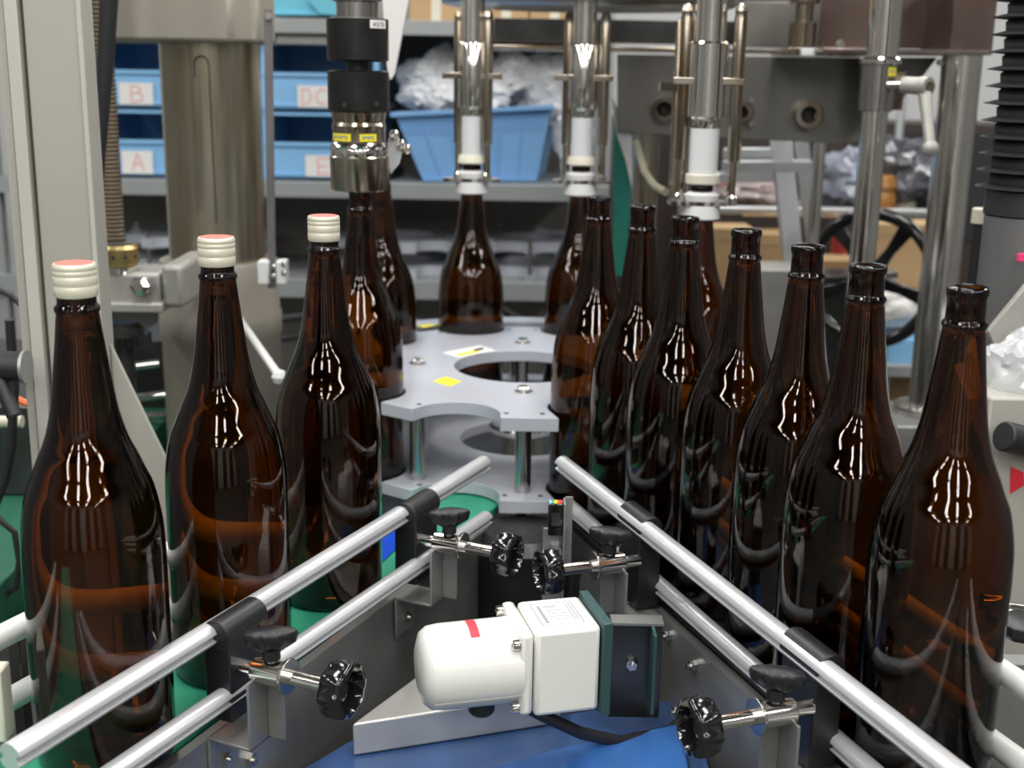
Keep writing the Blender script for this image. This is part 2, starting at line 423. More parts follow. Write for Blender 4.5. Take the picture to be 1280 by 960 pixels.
for a in (-90, 0, 90, 180):
    x, y = .154 * math.cos(math.radians(a)), .154 * math.sin(math.radians(a))
    MB().lathe([(.0125, .127), (.0125, .129), (.0082, .1292), (.0082, .134), (.0070, .1355), (.004, .1355), (.004, .133), (0, .133)], (x, y, 0), n=24).build('bolt', polish, sw)
for k in range(10):
    for da in (-5, 5):
        if k in (1, 2, 3): continue
        a = math.radians(-90 + 36 * k + da)
        MB().cyl((.262 * math.cos(a), .262 * math.sin(a), .1269), (.262 * math.cos(a), .262 * math.sin(a), .1273), .0035, n=12).build('tapped_hole', darksteel, sw)
        MB().cyl((.262 * math.cos(a), .262 * math.sin(a), .0179), (.262 * math.cos(a), .262 * math.sin(a), .0183), .0035, n=12).build('tapped_hole', darksteel, sw)
MB().lathe([(.0, -.12), (.03, -.12), (.03, .03), (.049, .03), (.049, .036), (.044, .041), (.044, .050), (.022, .052), (.022, .056), (0, .056)], n=40).build('hub', polish, sw)
# flat labels on top plate
def flat_quad(pts, z, mat_, parent, name, th=.0004):
    p = [PZ(x, y, z) for x, y in pts]
    mb = MB(); mb.add([(*q.xy, z) for q in p] + [(*q.xy, z + th) for q in p], [(3, 2, 1, 0), (4, 5, 6, 7), (0, 1, 5, 4), (1, 2, 6, 5), (2, 3, 7, 6), (3, 0, 4, 7)])
    return mb.build(name, mat_, parent, world=True, smooth=False)
lb = flat_quad([(553, 441), (601, 432), (620, 438), (573, 447)], .127, paper, sw, 'warning_label')
flat_quad([(568, 443), (594, 438), (599, 440), (574, 445)], .1274, yel, lb, 'warning_print', .0002)
flat_quad([(590, 437), (602, 434.5), (606, 436), (596, 439)], .1276, brass, lb, 'warning_symbol', .0002)
flat_quad([(541, 477), (557, 471), (577, 477), (563, 483)], .127, yel, sw, 'yellow_label')
flat_quad([(521, 407), (538, 405), (546, 407), (530, 410)], .127, yel, sw, 'yellow_label')
# outer guide plate behind the wheel
def ring_seg(mb, cx, cy, r0, r1, a0, a1, z0, z1, n=24):
    A = [math.radians(a0 + (a1 - a0) * i / n) for i in range(n + 1)]
    poly = [(cx + r1 * math.cos(a), cy + r1 * math.sin(a)) for a in A] + [(cx + r0 * math.cos(a), cy + r0 * math.sin(a)) for a in reversed(A)]
    return mb.prism(poly, z0, z1)
gd = thing('outer_guide', 'grey curved guide plates around the back of the star wheel', 'guide', (WC.x, WC.y, 0))
ring_seg(MB(), 0, 0, .350, .395, 62, 150, .108, .122).build('upper_guide_plate', platem, gd, bevel=.0008)
ring_seg(MB(), 0, 0, .350, .395, 62, 150, .002, .018).build('lower_guide_plate', platem, gd, bevel=.0008)
for a in (65, 92, 120, 147):
    x, y = .375 * math.cos(math.radians(a)), .375 * math.sin(math.radians(a))
    MB().cyl((x, y, .018), (x, y, .108), .009, n=16).build('spacer', steel, gd)

# ================================================================ CONVEYORS
UL = Vector((.403, .915)); NL = Vector((.915, -.403)); OLp = Vector((-.227, .973)); RL = math.atan2(NL.y, NL.x)
UR = Vector((-.3405, .940)); NR = Vector((-.940, -.3405)); ORp = Vector((.1925, 1.083)); RR = math.atan2(-NR.y, -NR.x)
# left conveyor (local x = inward towards the middle, y = away from the camera)
cl = thing('left_conveyor', 'left conveyor with green belt under the capped bottles and a bare steel side plate', 'conveyor', (OLp.x, OLp.y, 0), RL)
MB().box(-.145, -.028, -.75, .66, -.012, -.0005).build('belt', belt, cl, bevel=.002)
sp0 = Vector((OLp.x, OLp.y, 0)); nl3 = Vector((NL.x, NL.y, 0))
plate = [(-.75, -.02), (.60, -.02), (.60, -.25), (-.75, -.25)]
MB().prism([(-.75, -.008), (.52, -.008), (.52, -.138), (-.75, -.138)], -.018, -.012, 'YZ').build('side_plate', satin, cl, bevel=.0006)
MB().box(-.020, -.010, -.75, .52, -.0078, -.004).build('wear_strip', satin, cl)
MB().prism([(-.75, -.008), (.45, -.008), (.45, -.138), (-.75, -.138)], -.158, -.150, 'YZ').build('side_plate', satin, cl)
for s_, z_ in ((.02, -.055), (.16, -.058), (-.055, -.060)):
    mb = MB(); bolt(mb, (-.012, s_, z_), (1, 0, 0), .007, .005); mb.build('bolt', steel, cl)
cr = thing('right_conveyor', 'right conveyor with dark chain track under the open bottles and a bolted steel side plate', 'conveyor', (ORp.x, ORp.y, 0), RR)
MB().box(.022, .145, -.75, .42, -.012, -.0005).build('belt', darksteel, cr, bevel=.002)
MB().prism([(-.75, -.008), (.30, -.008), (.34, -.05), (.34, -.138), (-.75, -.138)], .010, .016, 'YZ').build('side_plate', satin, cr, bevel=.0006)
MB().box(.009, .020, -.75, .30, -.0078, -.004).build('wear_strip', satin, cr)
MB().box(.150, .156, -.75, .42, -.138, -.02).build('side_plate', satin, cr)
nr3 = Vector((NR.x, NR.y, 0)); spr = Vector((ORp.x, ORp.y, 0))
inv = ROOTM[cr.name].inverted()
for px, py in ((858, 833), (838, 891), (872, 920), (826, 796)):
    q = inv @ PP(px, py, spr, nr3); mb = MB(); bolt(mb, (.0098, q.y, q.z), (-1, 0, 0), .0055, .006); mb.build('bolt', steel, cr)

# rails: slotted aluminium profile
def rail_prof(a, b, r, mb, slot=True):
    a = Vector(a); b = Vector(b); d = (b - a).normalized(); sd = d.cross(Vector((0, 0, 1))).normalized(); uu = sd.cross(d)
    sec = []
    n = 48
    for i in range(n):
        t = 2 * PI * i / n
        x, z = r * math.cos(t), r * math.sin(t)
        if slot and abs(z + r * 0.08) < r * .24 and abs(x) > r * .5:
            x *= .60
        sec.append((x, z))
    vs = [p + sd * x + uu * z for p in (a, b) for x, z in sec]
    fs = [(i, (i + 1) % n, (i + 1) % n + n, i + n) for i in range(n)] + [tuple(reversed(range(n))), tuple(range(n, 2 * n))]
    mb.add(vs, fs)
def rail(label, a, b, r, material=None, slot=True, group='guide rails'):
    mb = MB(); rail_prof(a, b, r, mb, slot)
    o = mb.build('guide_rail', material or alu, angle=30); return tag(o, label, 'rail', group)
def along(a, b, z, ext0, ext1):
    a = Vector(a); b = Vector(b); d = (b - a).normalized(); a = a - d * ext0; b = b + d * ext1; return (a.x, a.y, z), (b.x, b.y, z)
g = 'silver guide rails beside the bottle rows'
a, b = along((-.331, .764), (-.032, 1.415), .090, .012, .0); rail('upper silver slotted rail on the left, crossing in front of the capped bottles', a, b, .0102, group=g)
a, b = along((-.285, .837), (-.028, 1.378), .035, .22, .0); rail('lower silver rail on the left, beneath the crossing rail', a, b, .0092, group=g)
a, b = along((.304, .759), (.062, 1.429), .087, .25, .0); rail('upper silver slotted rail on the right, in front of the open bottles', a, b, .0102, group=g)
a, b = along((.278, .887), (.062, 1.50), .020, .25, -.03); rail('lower silver rail on the right, under the upper one', a, b, .0092, group=g)
def off(p, n, d): return (p[0] + n.x * d, p[1] + n.y * d)
g2 = 'white outer rails behind the bottle rows'
for z, w_, l in ((.090, -.1475, 'upper white outer rail behind the capped bottles at the left edge'), (.032, -.1475, 'lower white outer rail behind the capped bottles at the left edge')):
    a, b = along(off((-.331, .764), NL, w_), off((-.095, 1.28), NL, w_), z, .2, 0.0); rail(l, a, b, .010, whitep, False, g2)
for z, w_, l in ((.085, -.138, 'upper white outer rail emerging behind the nearest open bottle at the right edge'), (.022, -.138, 'lower white outer rail emerging behind the nearest open bottle at the right edge')):
    a, b = along(off((.304, .759), NR, w_), off((.09, 1.36), NR, w_), z, .25, 0.0); rail(l, a, b, .010, whitep, False, g2)

# rail clamps
def rail_clamp(label, origin, rotz, mx, sy=-.022, zr=.062, zu=.090, zl=.035, brk_z=-.006, wing_y=None):
    t = thing('rail_clamp', label, 'clamp', (origin[0], origin[1], 0), rotz, 'black rail clamps with steel brackets')
    def M(mb): mb.T = Matrix.Scale(mx, 4, (1, 0, 0)); return mb
    L = .028; so = -.007 if mx > 0 else 0
    mb = M(MB()); mb.cyl((0, so - L, zu), (0, so + L, zu), .0138, n=32)
    mb.box(-.013, .013, so - L * .96, so + L * .80, zl - .022, zu)
    mb.build('clamp_block', blackp, t, bevel=.0015)
    mb = M(MB()); mb.cyl((.011, .012, zu - .004), (.0135, .012, zu - .004), .0035, n=14); mb.build('brass_insert', brass, t)
    # wing knob above the holder
    wy = sy; 
    mb = M(MB()); n = 40; ringp = []
    for i in range(n):
        a = 2 * PI * i / n; rr = .0110 + .0110 * abs(math.cos(a)) ** 1.3
        ringp.append((rr * math.cos(a), rr * .8 * math.sin(a) if abs(math.cos(a)) < .5 else rr * .55 * math.sin(a) + 0))
    zt = zr + .033
    vs = []; fs = []
    lv = [(zt - .015, .30), (zt - .011, .55), (zt - .006, .93), (zt + .001, 1.02), (zt + .004, .95), (zt + .006, .6)]
    ca, sa = math.cos(.65), math.sin(.65)
    for z, k in lv: vs += [(.046 + k * (x * ca - y * sa), sy + k * (x * sa + y * ca), z) for x, y in ringp]
    for j in range(len(lv) - 1):
        for i in range(n): fs.append((j * n + i, j * n + (i + 1) % n, (j + 1) * n + (i + 1) % n, (j + 1) * n + i))
    fs += [tuple(reversed(range(n))), tuple(range((len(lv) - 1) * n, len(lv) * n))]
    mb.add(vs, fs); mb.cyl((.046, sy, zt - .020), (.046, sy, zt - .011), .0075, n=18)
    k = mb.build('wing_knob', blackp, t, angle=45)
    mb = M(MB()); mb.cyl((.046, sy, zr + .006), (.046, sy, zt - .018), .0045, n=12); mb.build('screw', steel, k)
    mb = M(MB()); mb.cyl((.030, sy, zr), (.060, sy, zr), .0110, n=32); mb.build('rod_holder', polish, t, bevel=.0006)
    mb = M(MB()); mb.cyl((.060, sy, zr), (.0632, sy, zr), .0150, n=32)
    mb.build('collar_ring', steel, t, bevel=.0005)
    mb = M(MB()); mb.cyl((.012, sy, zr), (.104, sy, zr), .0063, n=24); mb.build('adjusting_rod', polish, t)
    # bracket: post plate, flange, shelf, down-turned foot
    zb = brk_z; mb = M(MB())
    mb.box(.031, .0335, sy - .016, sy + .014, zb, zr - .006)
    mb.box(.0335, .0500, sy + .0095, sy + .012, zb + .002, zr - .004)
    mb.box(-.011, .0335, sy - .016, sy + .024, zb, zb + .0025)
    mb.box(-.0115, -.009, sy - .016, sy + .024, zb - .045, zb + .0025)
    mb.build('bracket', satin, t, bevel=.0005)
    mb = M(MB()); bolt(mb, (-.009, sy + .006, zb - .028), (1, 0, 0), .006, .004); mb.build('bolt', steel, t)
    # fluted hand knob
    mb = M(MB()); n = 96; vs = []; fs = []
    secs = [(.101, .55), (.103, .93), (.107, 1.0), (.119, 1.0), (.1225, .93), (.1235, .76), (.119, .68), (.111, .62), (.110, .0)]
    for x, k in secs:
        for i in range(n):
            a = 2 * PI * i / n; lob = math.cos(8 * a); lob = (abs(lob) ** .8) * (1 if lob > 0 else -1)
            r = .0232 * k + (.0008 * lob if k > .7 else 0)
            vs.append((x, sy + r * math.cos(a), zr + r * math.sin(a)))
    for j in range(len(secs) - 1):
        for i in range(n): fs.append((j * n + i, j * n + (i + 1) % n, (j + 1) * n + (i + 1) % n, (j + 1) * n + i))
    fs.append(tuple(reversed(range(n))))
    mb.add(vs, fs)
    k = mb.build('hand_knob', blackg, t, angle=55)
    mb = M(MB()); mb.cyl((.1095, sy, zr), (.115, sy, zr), .0062, n=20); mb.build('knob_hub', blackp, k)
    return t
rail_clamp('black clamp with fluted hand knob on the left rail, nearest the camera', (-.227, .973), RL, 1)
rail_clamp('black clamp on the left rail beside the star wheel, hand knob above the motor', (-.0965, 1.265), RL, 1)
rail_clamp('black clamp on the right rail just right of the sensor', (.137, 1.2365), RR, -1, sy=-.026, zr=.055, zu=.087, zl=.022)
rail_clamp('black clamp with fluted hand knob on the right rail, nearest the camera', (.248, .930), RR, -1, sy=-.022, zr=.055, zu=.087, zl=.022)

# ================================================================ GEARMOTOR
MX = Vector((.968, .25)); mrot = math.atan2(.25, .968)
mt = thing('gearmotor', 'white gearmotor with square gearbox lying across the middle', 'motor', (.033, .998, 0), mrot)
mb = MB()
cx, cz, cr_ = 0.0, .034, .0385
q0 = [(0, -.100), (.022, -.0995), (.032, -.096), (.0365, -.090), (.0378, -.080), (.0385, -.012)]
mb.lathe([(r, z + .1) for r, z in q0], (-.108, .030, cz), (1, 0, 0), 48)
mb.build('motor_body', motorw, mt, angle=50, bevel=0)
MB().box(-.024, -.012, -.006, .068, cz - .038, cz + .040).build('flange', motorw, mt, bevel=.004)
bx = MB().box(-.010, .050, -.0035, .0655, cz - .042, cz + .040).build('gearbox', motorw, mt, bevel=.0045)
MB().box(.051, .060, -.006, .068, cz - .046, cz + .043).build('mounting_plate', greenpl, mt, bevel=.001)
for y, z in ((-.001, cz + .029), (-.001, cz - .031), (.060, cz + .034)):
    MB().lathe([(.0048, 0), (.0048, .005), (.0038, .0062), (.002, .0062), (.002, .004), (0, .004)], (-.012 - .012, y, z), (-1, 0, 0), 16).build('screw', polish, mt)
# seam groove on the body and red tape
tp = MB(); n = 12
for i in range(n):
    a0 = math.radians(62 + 40 * i / n); a1 = math.radians(62 + 40 * (i + 1) / n); vs = []
    for x in (-.064, -.056):
        for a in (a0, a1):
            for r in (.0386, .0390): vs.append((x, .030 - r * math.cos(a), cz + r * math.sin(a)))
    tp.add(vs, [(1, 3, 7, 5), (0, 1, 5, 4), (2, 3, 7, 6), (0, 2, 3, 1), (4, 6, 7, 5)])
tp.build('red_tape', red, mt, smooth=False)
lab = MB().box(-.003, .040, .006, .056, cz + .0400, cz + .0404).build('nameplate', whit, mt)
mb = MB()
z1 = cz + .0404
for (x0, x1, y0, y1) in ((-.001, .038, .008, .0088), (-.001, .038, .053, .0538), (-.001, 0, .008, .053), (.037, .038, .008, .053), (.004, .007, .012, .048), (.031, .032, .014, .05), (.034, .035, .014, .05),
                         (.010, .028, .018, .019), (.010, .028, .024, .025), (.010, .028, .030, .031), (.010, .028, .036, .037), (.010, .022, .044, .046)):
    mb.box(x0, x1, y0, y1, z1, z1 + .0002)
mb.build('nameplate_print', greyink, lab, smooth=False)
MB().lathe([(.0, 0), (.010, 0), (.012, .003), (.012, .012), (0, .012)], (-.050, .030, cz - .0495), n=24).build('cable_gland', blackp, mt)
mb = MB(); mb.box(-.095, .0, .0, .002, cz - .0165, cz - .0155)
MB().box(-.100, -.024, -.0105, -.0085, cz - .0165, cz - .0150).build('body_seam', greyink, mt)
# motor cable
pts = [(-.005, 1.045, -.012), (.03, 1.04, -.03), (.07, 1.05, -.055), (.11, 1.07, -.075), (.16, 1.10, -.08), (.20, 1.14, -.07)]
tag(MB().tube(catmull3 := [Vector(p) for p in pts], .006, 12).build('motor_cable', blackr), 'black cable looping out from under the white gearbox', 'cable')
# steel plate bracket to the right of the motor (bolted to the right conveyor)
mbk = thing('motor_bracket', 'dark steel bracket with a bolt between the gearbox and the right conveyor', 'bracket', (.13, 1.12, -.1), 0)
a = P(764, 778, 1.115); b = P(826, 840, 1.115)
MB().box(a.x, b.x, 1.115, 1.121, b.z - .05, a.z).build('bracket_plate', darksteel, mbk, world=True, bevel=.001)
MB().box(a.x, b.x, 1.108, 1.128, a.z, a.z + .0025).build('bracket_lip', satin, mbk, world=True)
MB().box(b.x - .012, b.x - .009, 1.085, 1.115, b.z - .03, a.z).build('bracket_web', greenpl, mbk, world=True)
mb = MB(); bolt(mb, P(791, 829, 1.1148), (-.3, -1, 0), .006, .006); mb.build('bolt', steel, mbk, world=True)

# ================================================================ CENTRE FRAME
fr = thing('support_frame', 'blue painted machine frame running below the motor', 'frame', (0, 1.1, FLZ))
def zpoly(pts, z0, z1): return MB().prism([PZ(x, y, z1).xy for x, y in pts], z0, z1)
zpoly([(330, 990), (440, 925), (560, 910), (860, 872), (900, 1000), (330, 1010)][::-1], -.139, -.090).build('blue_beam', bluep, fr, world=True, bevel=.002)
zpoly([(590, 966), (690, 935), (850, 903), (870, 1000), (590, 1010)][::-1], -.0895, -.072).build('blue_cross_bar', bluebr, fr, world=True, bevel=.003)
MB().box(-.62, .92, .95, 2.5, -.16, -.140).build('deck_plate', darksteel, fr, world=True)
for x in (-.6, .82):
    for y in (1.0, 2.4): MB().box(x, x + .08, y, y + .08, FLZ, -.16).build('leg', bluep, fr, world=True, bevel=.004)
tag(zpoly([(440, 905), (530, 838), (705, 832), (700, 866)][::-1], -.089, -.055).build('base_block', brightst, bevel=.002), 'bare bright steel block beneath and behind the white motor', 'block')
# mid web plates under wheel: dark gear housing
hs = thing('wheel_housing', 'dark steel housing under the front of the star wheel', 'housing', (.02, 1.45, -.14))
MB().lathe([(.06, .001), (.06, .12), (.05, .135), (.0, .135)], n=40).build('housing_body', darksteel, hs)
# photo sensor with bracket and bolt
ss = thing('photo_sensor', 'small sensor with coloured lights on a steel bracket in front of the star wheel', 'sensor', (.048, 1.25, -.02))
MB().box(-.0075, .0085, -.006, .006, .086, .122).build('sensor_body', blackg, ss, bevel=.001)
MB().box(-.004, .005, -.0075, -.006, .098, .112).build('sensor_lens', darksteel, ss)
for i, mm in enumerate((skyb, belt, yel, holo, red)):
    MB().box(-.0065 + i * .0028, -.0040 + i * .0028, -.005, .005, .122, .1228).build('indicator', mm, ss)
mb = MB(); mb.box(.009, .011, -.012, .010, 0, .124); mb.box(.011, .019, .006, .008, .05, .126); mb.box(-.012, .011, .007, .009, .0, .09)
mb.build('bracket', satin, ss, bevel=.0004)
mb = MB(); bolt(mb, (.001, .007, .065), (0, -1, 0), .009, .007); mb.build('bolt', steel, ss)
# blue plastic guide at the exit of the wheel
q = [PZ(470, 700, .010), PZ(470, 655, .010), PZ(500, 640, .010), PZ(536, 628, .010), PZ(536, 645, .010), PZ(505, 668, .010)]
tag(MB().prism([(p.x, p.y) for p in q], .0004, .0015).build('exit_guide', blueg), 'bright blue plastic strip between the capped bottle and the left rail clamp', 'guide')

# ================================================================ LEFT COLUMN & PILLAR
col = thing('guard_column', 'tall pale grey guard frame column at the left edge', 'column', (-.49, 1.38, -.14))
a0 = P(27, 0, 1.36).x; a1 = P(99, 0, 1.36).x
MB().box(a0, a1, 1.36, 1.402, -.139, .95).build('main_post', greyp, col, world=True, bevel=.002)
MB().box(a1 - .003, a1 + .0015, 1.3575, 1.3605, -.139, .95).build('edge_strip', creamp, col, world=True)
MB().box(a0 - .018, a0 - .004, 1.355, 1.385, -.139, .95).build('edge_strip', creamp, col, world=True, bevel=.001)
MB().box(a0 - .030, a0 - .020, 1.36, 1.39, -.139, .95).build('side_flange', greyp, col, world=True, bevel=.001)
MB().prism([(a1 + .0005, .235), (a1 + .0005, -.12), (a1 + .148, -.12)], 1.385, 1.392, 'XZ').build('gusset', greyp, col, world=True, bevel=.0008)
kb = thing('black_clamp_knob', 'black tubular clamp fitting sticking out at the left edge', 'fitting', (-.55, 1.33, .22))
MB().cyl(P(-40, 455, 1.30), P(30, 459, 1.30), .0165, n=28).build('tube', blackr, kb, world=True, bevel=.001)
MB().cyl(P(30, 459, 1.30), P(34, 459, 1.30), .0185, n=28).build('washer', satin, kb, world=True)
MB().cyl(P(-10, 452, 1.30), P(18, 520, 1.28), .008, n=16).build('arm', blackr, kb, world=True)

pl = thing('steel_pillar', 'thick stained chrome pillar with a wide clamp ring on top', 'pillar', (-.497, 2.08, FLZ))
MB().lathe([(.080, 1.11), (.080, 1.9)], n=56).build('chrome_tube', pillarm, pl)
MB().lathe([(.099, .761), (.099, 1.00), (.102, 1.005), (.102, 1.04), (.099, 1.045), (.099, 1.125), (.096, 1.131), (.081, 1.131)], n=56).build('base_sleeve', basem, pl)
k = MB(); k.prism([(-.22, -.07), (-.14, -.10), (.0, -.115), (.06, -.11), (.085, -.08), (.098, -.078), (.098, .05), (.085, .06), (.05, .11), (-.22, .10)], 1.480, 1.56)
k.build('clamp_ring', basem, pl, bevel=.006)
mb = MB(); mb.tube([(.005 + .011 * math.cos(a), -.0815, 1.448 + .011 * math.sin(a)) for a in [PI * i / 12 for i in range(13)]], .0012, 6)
mb.cyl((.016, -.0805, 1.448), (.018, -.0805, 1.20), .001, n=6); mb.cyl((-.006, -.0805, 1.448), (-.006, -.0805, 1.428), .001, n=6)
mb.build('wire_hook', darksteel, pl)
sb = thing('stop_bar', 'thin upright grey bar held against the pillar by a white clamp', 'bar', (-.385, 1.96, .18))
mb = MB(); mb.bar(P(335, 12, 1.95), P(340, 360, 1.95), .0125, .004, (0, 1, 0)); mb.build('flat_bar', barm, sb, world=True)
mb = MB(); bolt(mb, P(336, 20, 1.945), (0, -1, 0), .006, .005); mb.build('bolt', polish, sb, world=True)
for x0, x1 in ((322, 337), (345, 358)):
    a = P(x0, 326, 1.94); b = P(x1, 355, 1.94); MB().box(a.x, b.x, 1.935, 1.965, b.z, a.z).build('clamp_jaw', whit, sb, world=True, bevel=.002)
for x, y in ((341, 333), (341, 345), (355, 330), (355, 341)):
    mb = MB(); mb.lathe([(.0045, 0), (.0045, .003), (.002, .005), (0, .005)], P(x, y, 1.935), (0, -1, 0), 14); mb.build('screw', polish, sb, world=True)

# ribbed hose, brass nut, casting, worm gear
hz = thing('lead_screw', 'brown ribbed screw column with brass nut between the grey column and the pillar', 'screw', (-.62, 1.85, 0))
x0 = P(146, 300, 1.85); mb = MB(); pr = []
zz = x0.z
while zz < .80:
    pr += [(.0145, zz), (.0165, zz + .0022), (.0165, zz + .0036), (.0145, zz + .0058)]; zz += .0062
mb.lathe(pr, (x0.x - .004, 1.85, 0), n=28); mb.build('ribbed_tube', brownh, hz, world=True)
c = P(149, 318, 1.85)
MB().lathe([(.026, c.z - .016), (.029, c.z - .012), (.029, c.z + .010), (.025, c.z + .015), (.015, c.z + .015)], (c.x, 1.85, 0), n=32).build('brass_nut', brass, hz, world=True)
mb = MB()
for i in range(5): 
    a = -PI / 2 + (i - 2) * .6; mb.cyl((c.x + .0275 * math.cos(a), 1.85 + .0275 * math.sin(a), c.z - .001), (c.x + .0296 * math.cos(a), 1.85 + .0296 * math.sin(a), c.z - .001), .003, n=10)
mb.build('nut_holes', ink, hz, world=True)
MB().lathe([(.023, c.z - .028), (.023, c.z - .018), (.020, c.z - .016)], (c.x, 1.85, 0), n=28).build('thread_ring', polish, hz, world=True)
g_ = P(160, 412, 1.85); mb = MB(); n = 26
vs = []; fs = []
MB().lathe([(.022, g_.z + .012), (.030, g_.z + .005), (.030, g_.z - .02)], (c.x, 1.85, 0), n=32).build('worm_hub', darksteel, hz, world=True)
poly = []
for i in range(52):
    a = 2 * PI * i / 52; r = .040 if i % 2 else .033; poly.append((c.x + r * math.cos(a), 1.85 + r * math.sin(a)))
MB().prism(poly, g_.z - .022, g_.z - .006).build('worm_gear', darksteel, hz, world=True)
MB().cyl((c.x, 1.85, -.14), (c.x, 1.85, g_.z - .02), .014, n=20).build('lower_shaft', darksteel, hz, world=True)
br = thing('pillar_bracket', 'rough grey cast bracket joining the screw to the pillar base', 'bracket', (-.55, 1.86, .15))
a = P(110, 340, 1.83); b = P(203, 388, 1.83)
MB().box(a.x, b.x, 1.83, 1.92, b.z, a.z).build('casting_arm', cast, br, world=True, bevel=.006)
a = P(199, 334, 1.80); b = P(233, 389, 1.80)
MB().box(a.x - .004, b.x - .008, 1.82, 1.975, b.z, a.z).build('casting_lug', cast, br, world=True, bevel=.008)
a = P(108, 378, 1.81); b = P(203, 392, 1.81); MB().box(a.x, b.x, 1.81, 1.93, b.z, a.z).build('casting_flange', cast, br, world=True, bevel=.003)
c2 = P(177, 356, 1.82); MB().lathe([(.0, 0), (.013, 0), (.014, .008), (.011, .018), (.0, .022)], (c2.x, c2.y, c2.z - .011), n=20).build('hex_nut', polish, br, world=True)
MB().lathe([(.015, 0), (.015, .012), (.008, .016), (0, .016)], c2 - Vector((0, 0, .0)), (0, -1, 0), 6).build('hex_bolt', polish, br, world=True, smooth=False)
tag(MB().tube([P(140, -60, 1.75), P(136, 0, 1.75), P(133, 60, 1.75), P(129, 120, 1.75), P(123, 200, 1.75), P(118, 300, 1.75)], [.0125, .0125, .0115, .0105, .009, .008], 14).build('power_cable', blackr), 'thick black cable hanging beside the grey column', 'cable')
# white stay rod
wr = thing('stay_rod', 'thin white stay rod leaning between pillar and capped bottles', 'rod', tuple(P(350, 470, 1.75)))
MB().cyl(P(300, 400, 1.975), P(350, 472, 1.72), .006, n=14).build('rod', whit, wr, world=True)
MB().lathe([(.0, -.011), (.008, -.008), (.011, 0), (.008, .008), (0, .011)], P(349, 471, 1.72), n=16).build('ball_end', whit, wr, world=True)

# ================================================================ CAPPING HEAD
X0, Y0 = x4, y4
ch = thing('capping_head', 'black and steel capping head over the bottle left of centre', 'capping head', (X0, Y0, 0))
def Zc(y): return P(450, y, Y0 - .03).z
k = 1 / 1.0
MB().lathe([(.026, Zc(22)), (.026, Zc(2)), (.031, Zc(0)), (.031, Zc(-5)), (.024, Zc(-6)), (.024, Zc(-60))], n=40).build('drive_shaft', steel, ch)
MB().lathe([(.034, Zc(77)), (.0385, Zc(75)), (.0385, Zc(23)), (.034, Zc(21.5))], n=48).build('upper_coupling', blackan, ch)
MB().lathe([(.014, Zc(90)), (.014, Zc(75))], n=24).build('spindle', darksteel, ch)
MB().lathe([(.035, Zc(141)), (.0385, Zc(139)), (.0385, Zc(90)), (.034, Zc(88))], n=48).build('lower_coupling', blackan, ch)
MB().lathe([(.034, Zc(181)), (.0335, Zc(164)), (.0345, Zc(158)), (.0325, Zc(154)), (.034, Zc(148)), (.035, Zc(141))], n=48).build('neck', worn, ch)
MB().lathe([(.036, Zc(196)), (.037, Zc(191)), (.036, Zc(187)), (.0375, Zc(184)), (.035, Zc(180)), (.033, Zc(178))], n=48).build('flared_ring', polish, ch)
MB().lathe([(.024, Zc(236)), (.0355, Zc(240)), (.0365, Zc(238)), (.0375, Zc(198)), (.035, Zc(195))], n=48, caps=False).build('cap_chuck', worn, ch)
for a0, a1 in ((-150, -100), (-82, -45)):
    mb = MB(); ring_seg(mb, 0, 0, .0343, .0350, a0, a1, Zc(177), Zc(167.5), 10); lbk = mb.build('yellow_label', yel, ch)
    mb = MB()
    for i in range(7):
        a = a0 + 6 + (a1 - a0 - 12) * i / 7; ring_seg(mb, 0, 0, .0350, .0352, a, a + (a1 - a0) / 13, Zc(174.5 - (i % 3)), Zc(170), 2)
    mb.build('label_print', greyink, lbk)
mb = MB(); ring_seg(mb, 0, 0, .0385, .0392, -60, -22, Zc(35), Zc(24.5), 10); lbk = mb.build('white_label', paper, ch)
mb = MB()
# characters  <| 5 / 7 5  laid on the curved label as bars: (angle, z, dangle, dz)
zt_, zb_ = Zc(27.5), Zc(33); hh = zt_ - zb_
def seg(a, z0, a2, z1): ring_seg(mb, 0, 0, .0392, .0394, a, a2, min(z0, z1), max(z0, z1), 2)
for i in range(4): seg(-54 + i * 1.0, zb_ + hh * (.5 - .12 * (i + 1)), -53 + i * 1.0, zb_ + hh * (.5 + .12 * (i + 1)))
for a in (-47, -32):
    seg(a, zt_ - hh * .14, a + 4, zt_); seg(a, zb_ + hh * .5, a + 1, zt_); seg(a, zb_ + hh * .45, a + 4, zb_ + hh * .6); seg(a + 3, zb_, a + 4, zb_ + hh * .5); seg(a, zb_, a + 4, zb_ + hh * .14)
for i in range(4): seg(-42 + i * .8, zb_ + hh * i / 4, -41.2 + i * .8, zb_ + hh * (i + 1) / 4)
seg(-38, zt_ - hh * .14, -34, zt_); seg(-35.2, zb_, -34.2, zt_)
mb.build('label_print', ink, lbk)
for px, py in ((431, 131), (476, 130)):
    p = P(px, py, Y0 - .036); mb = MB(); dv = Vector((p.x - X0, p.y - Y0, 0)).normalized(); p = Vector((X0, Y0, p.z)) + dv * .0384
    mb.cyl(p, p + dv * .0006, .003, n=12); mb.build('set_screw', ink, ch, world=True)
sd = thing('side_lever', 'small white lever bracket with bolts right of the capping head', 'lever', tuple(P(490, 200, 1.66)))
p = [P(486, 172, 1.66), P(497, 168, 1.66), P(503, 190, 1.66), P(499, 205, 1.66), P(488, 218, 1.66), P(485, 195, 1.66)]
MB().prism([(q.x, q.z) for q in p], 1.655, 1.665, 'XZ').build('lever_plate', whit, sd, world=True, bevel=.001)
for x, y in ((492, 168), (500, 180), (507, 186)):
    MB().lathe([(.006, 0), (.006, .010), (.003, .013), (0, .013)], P(x, y, 1.66), (.3, -1, 0), 12).build('bolt', polish, sd, world=True)
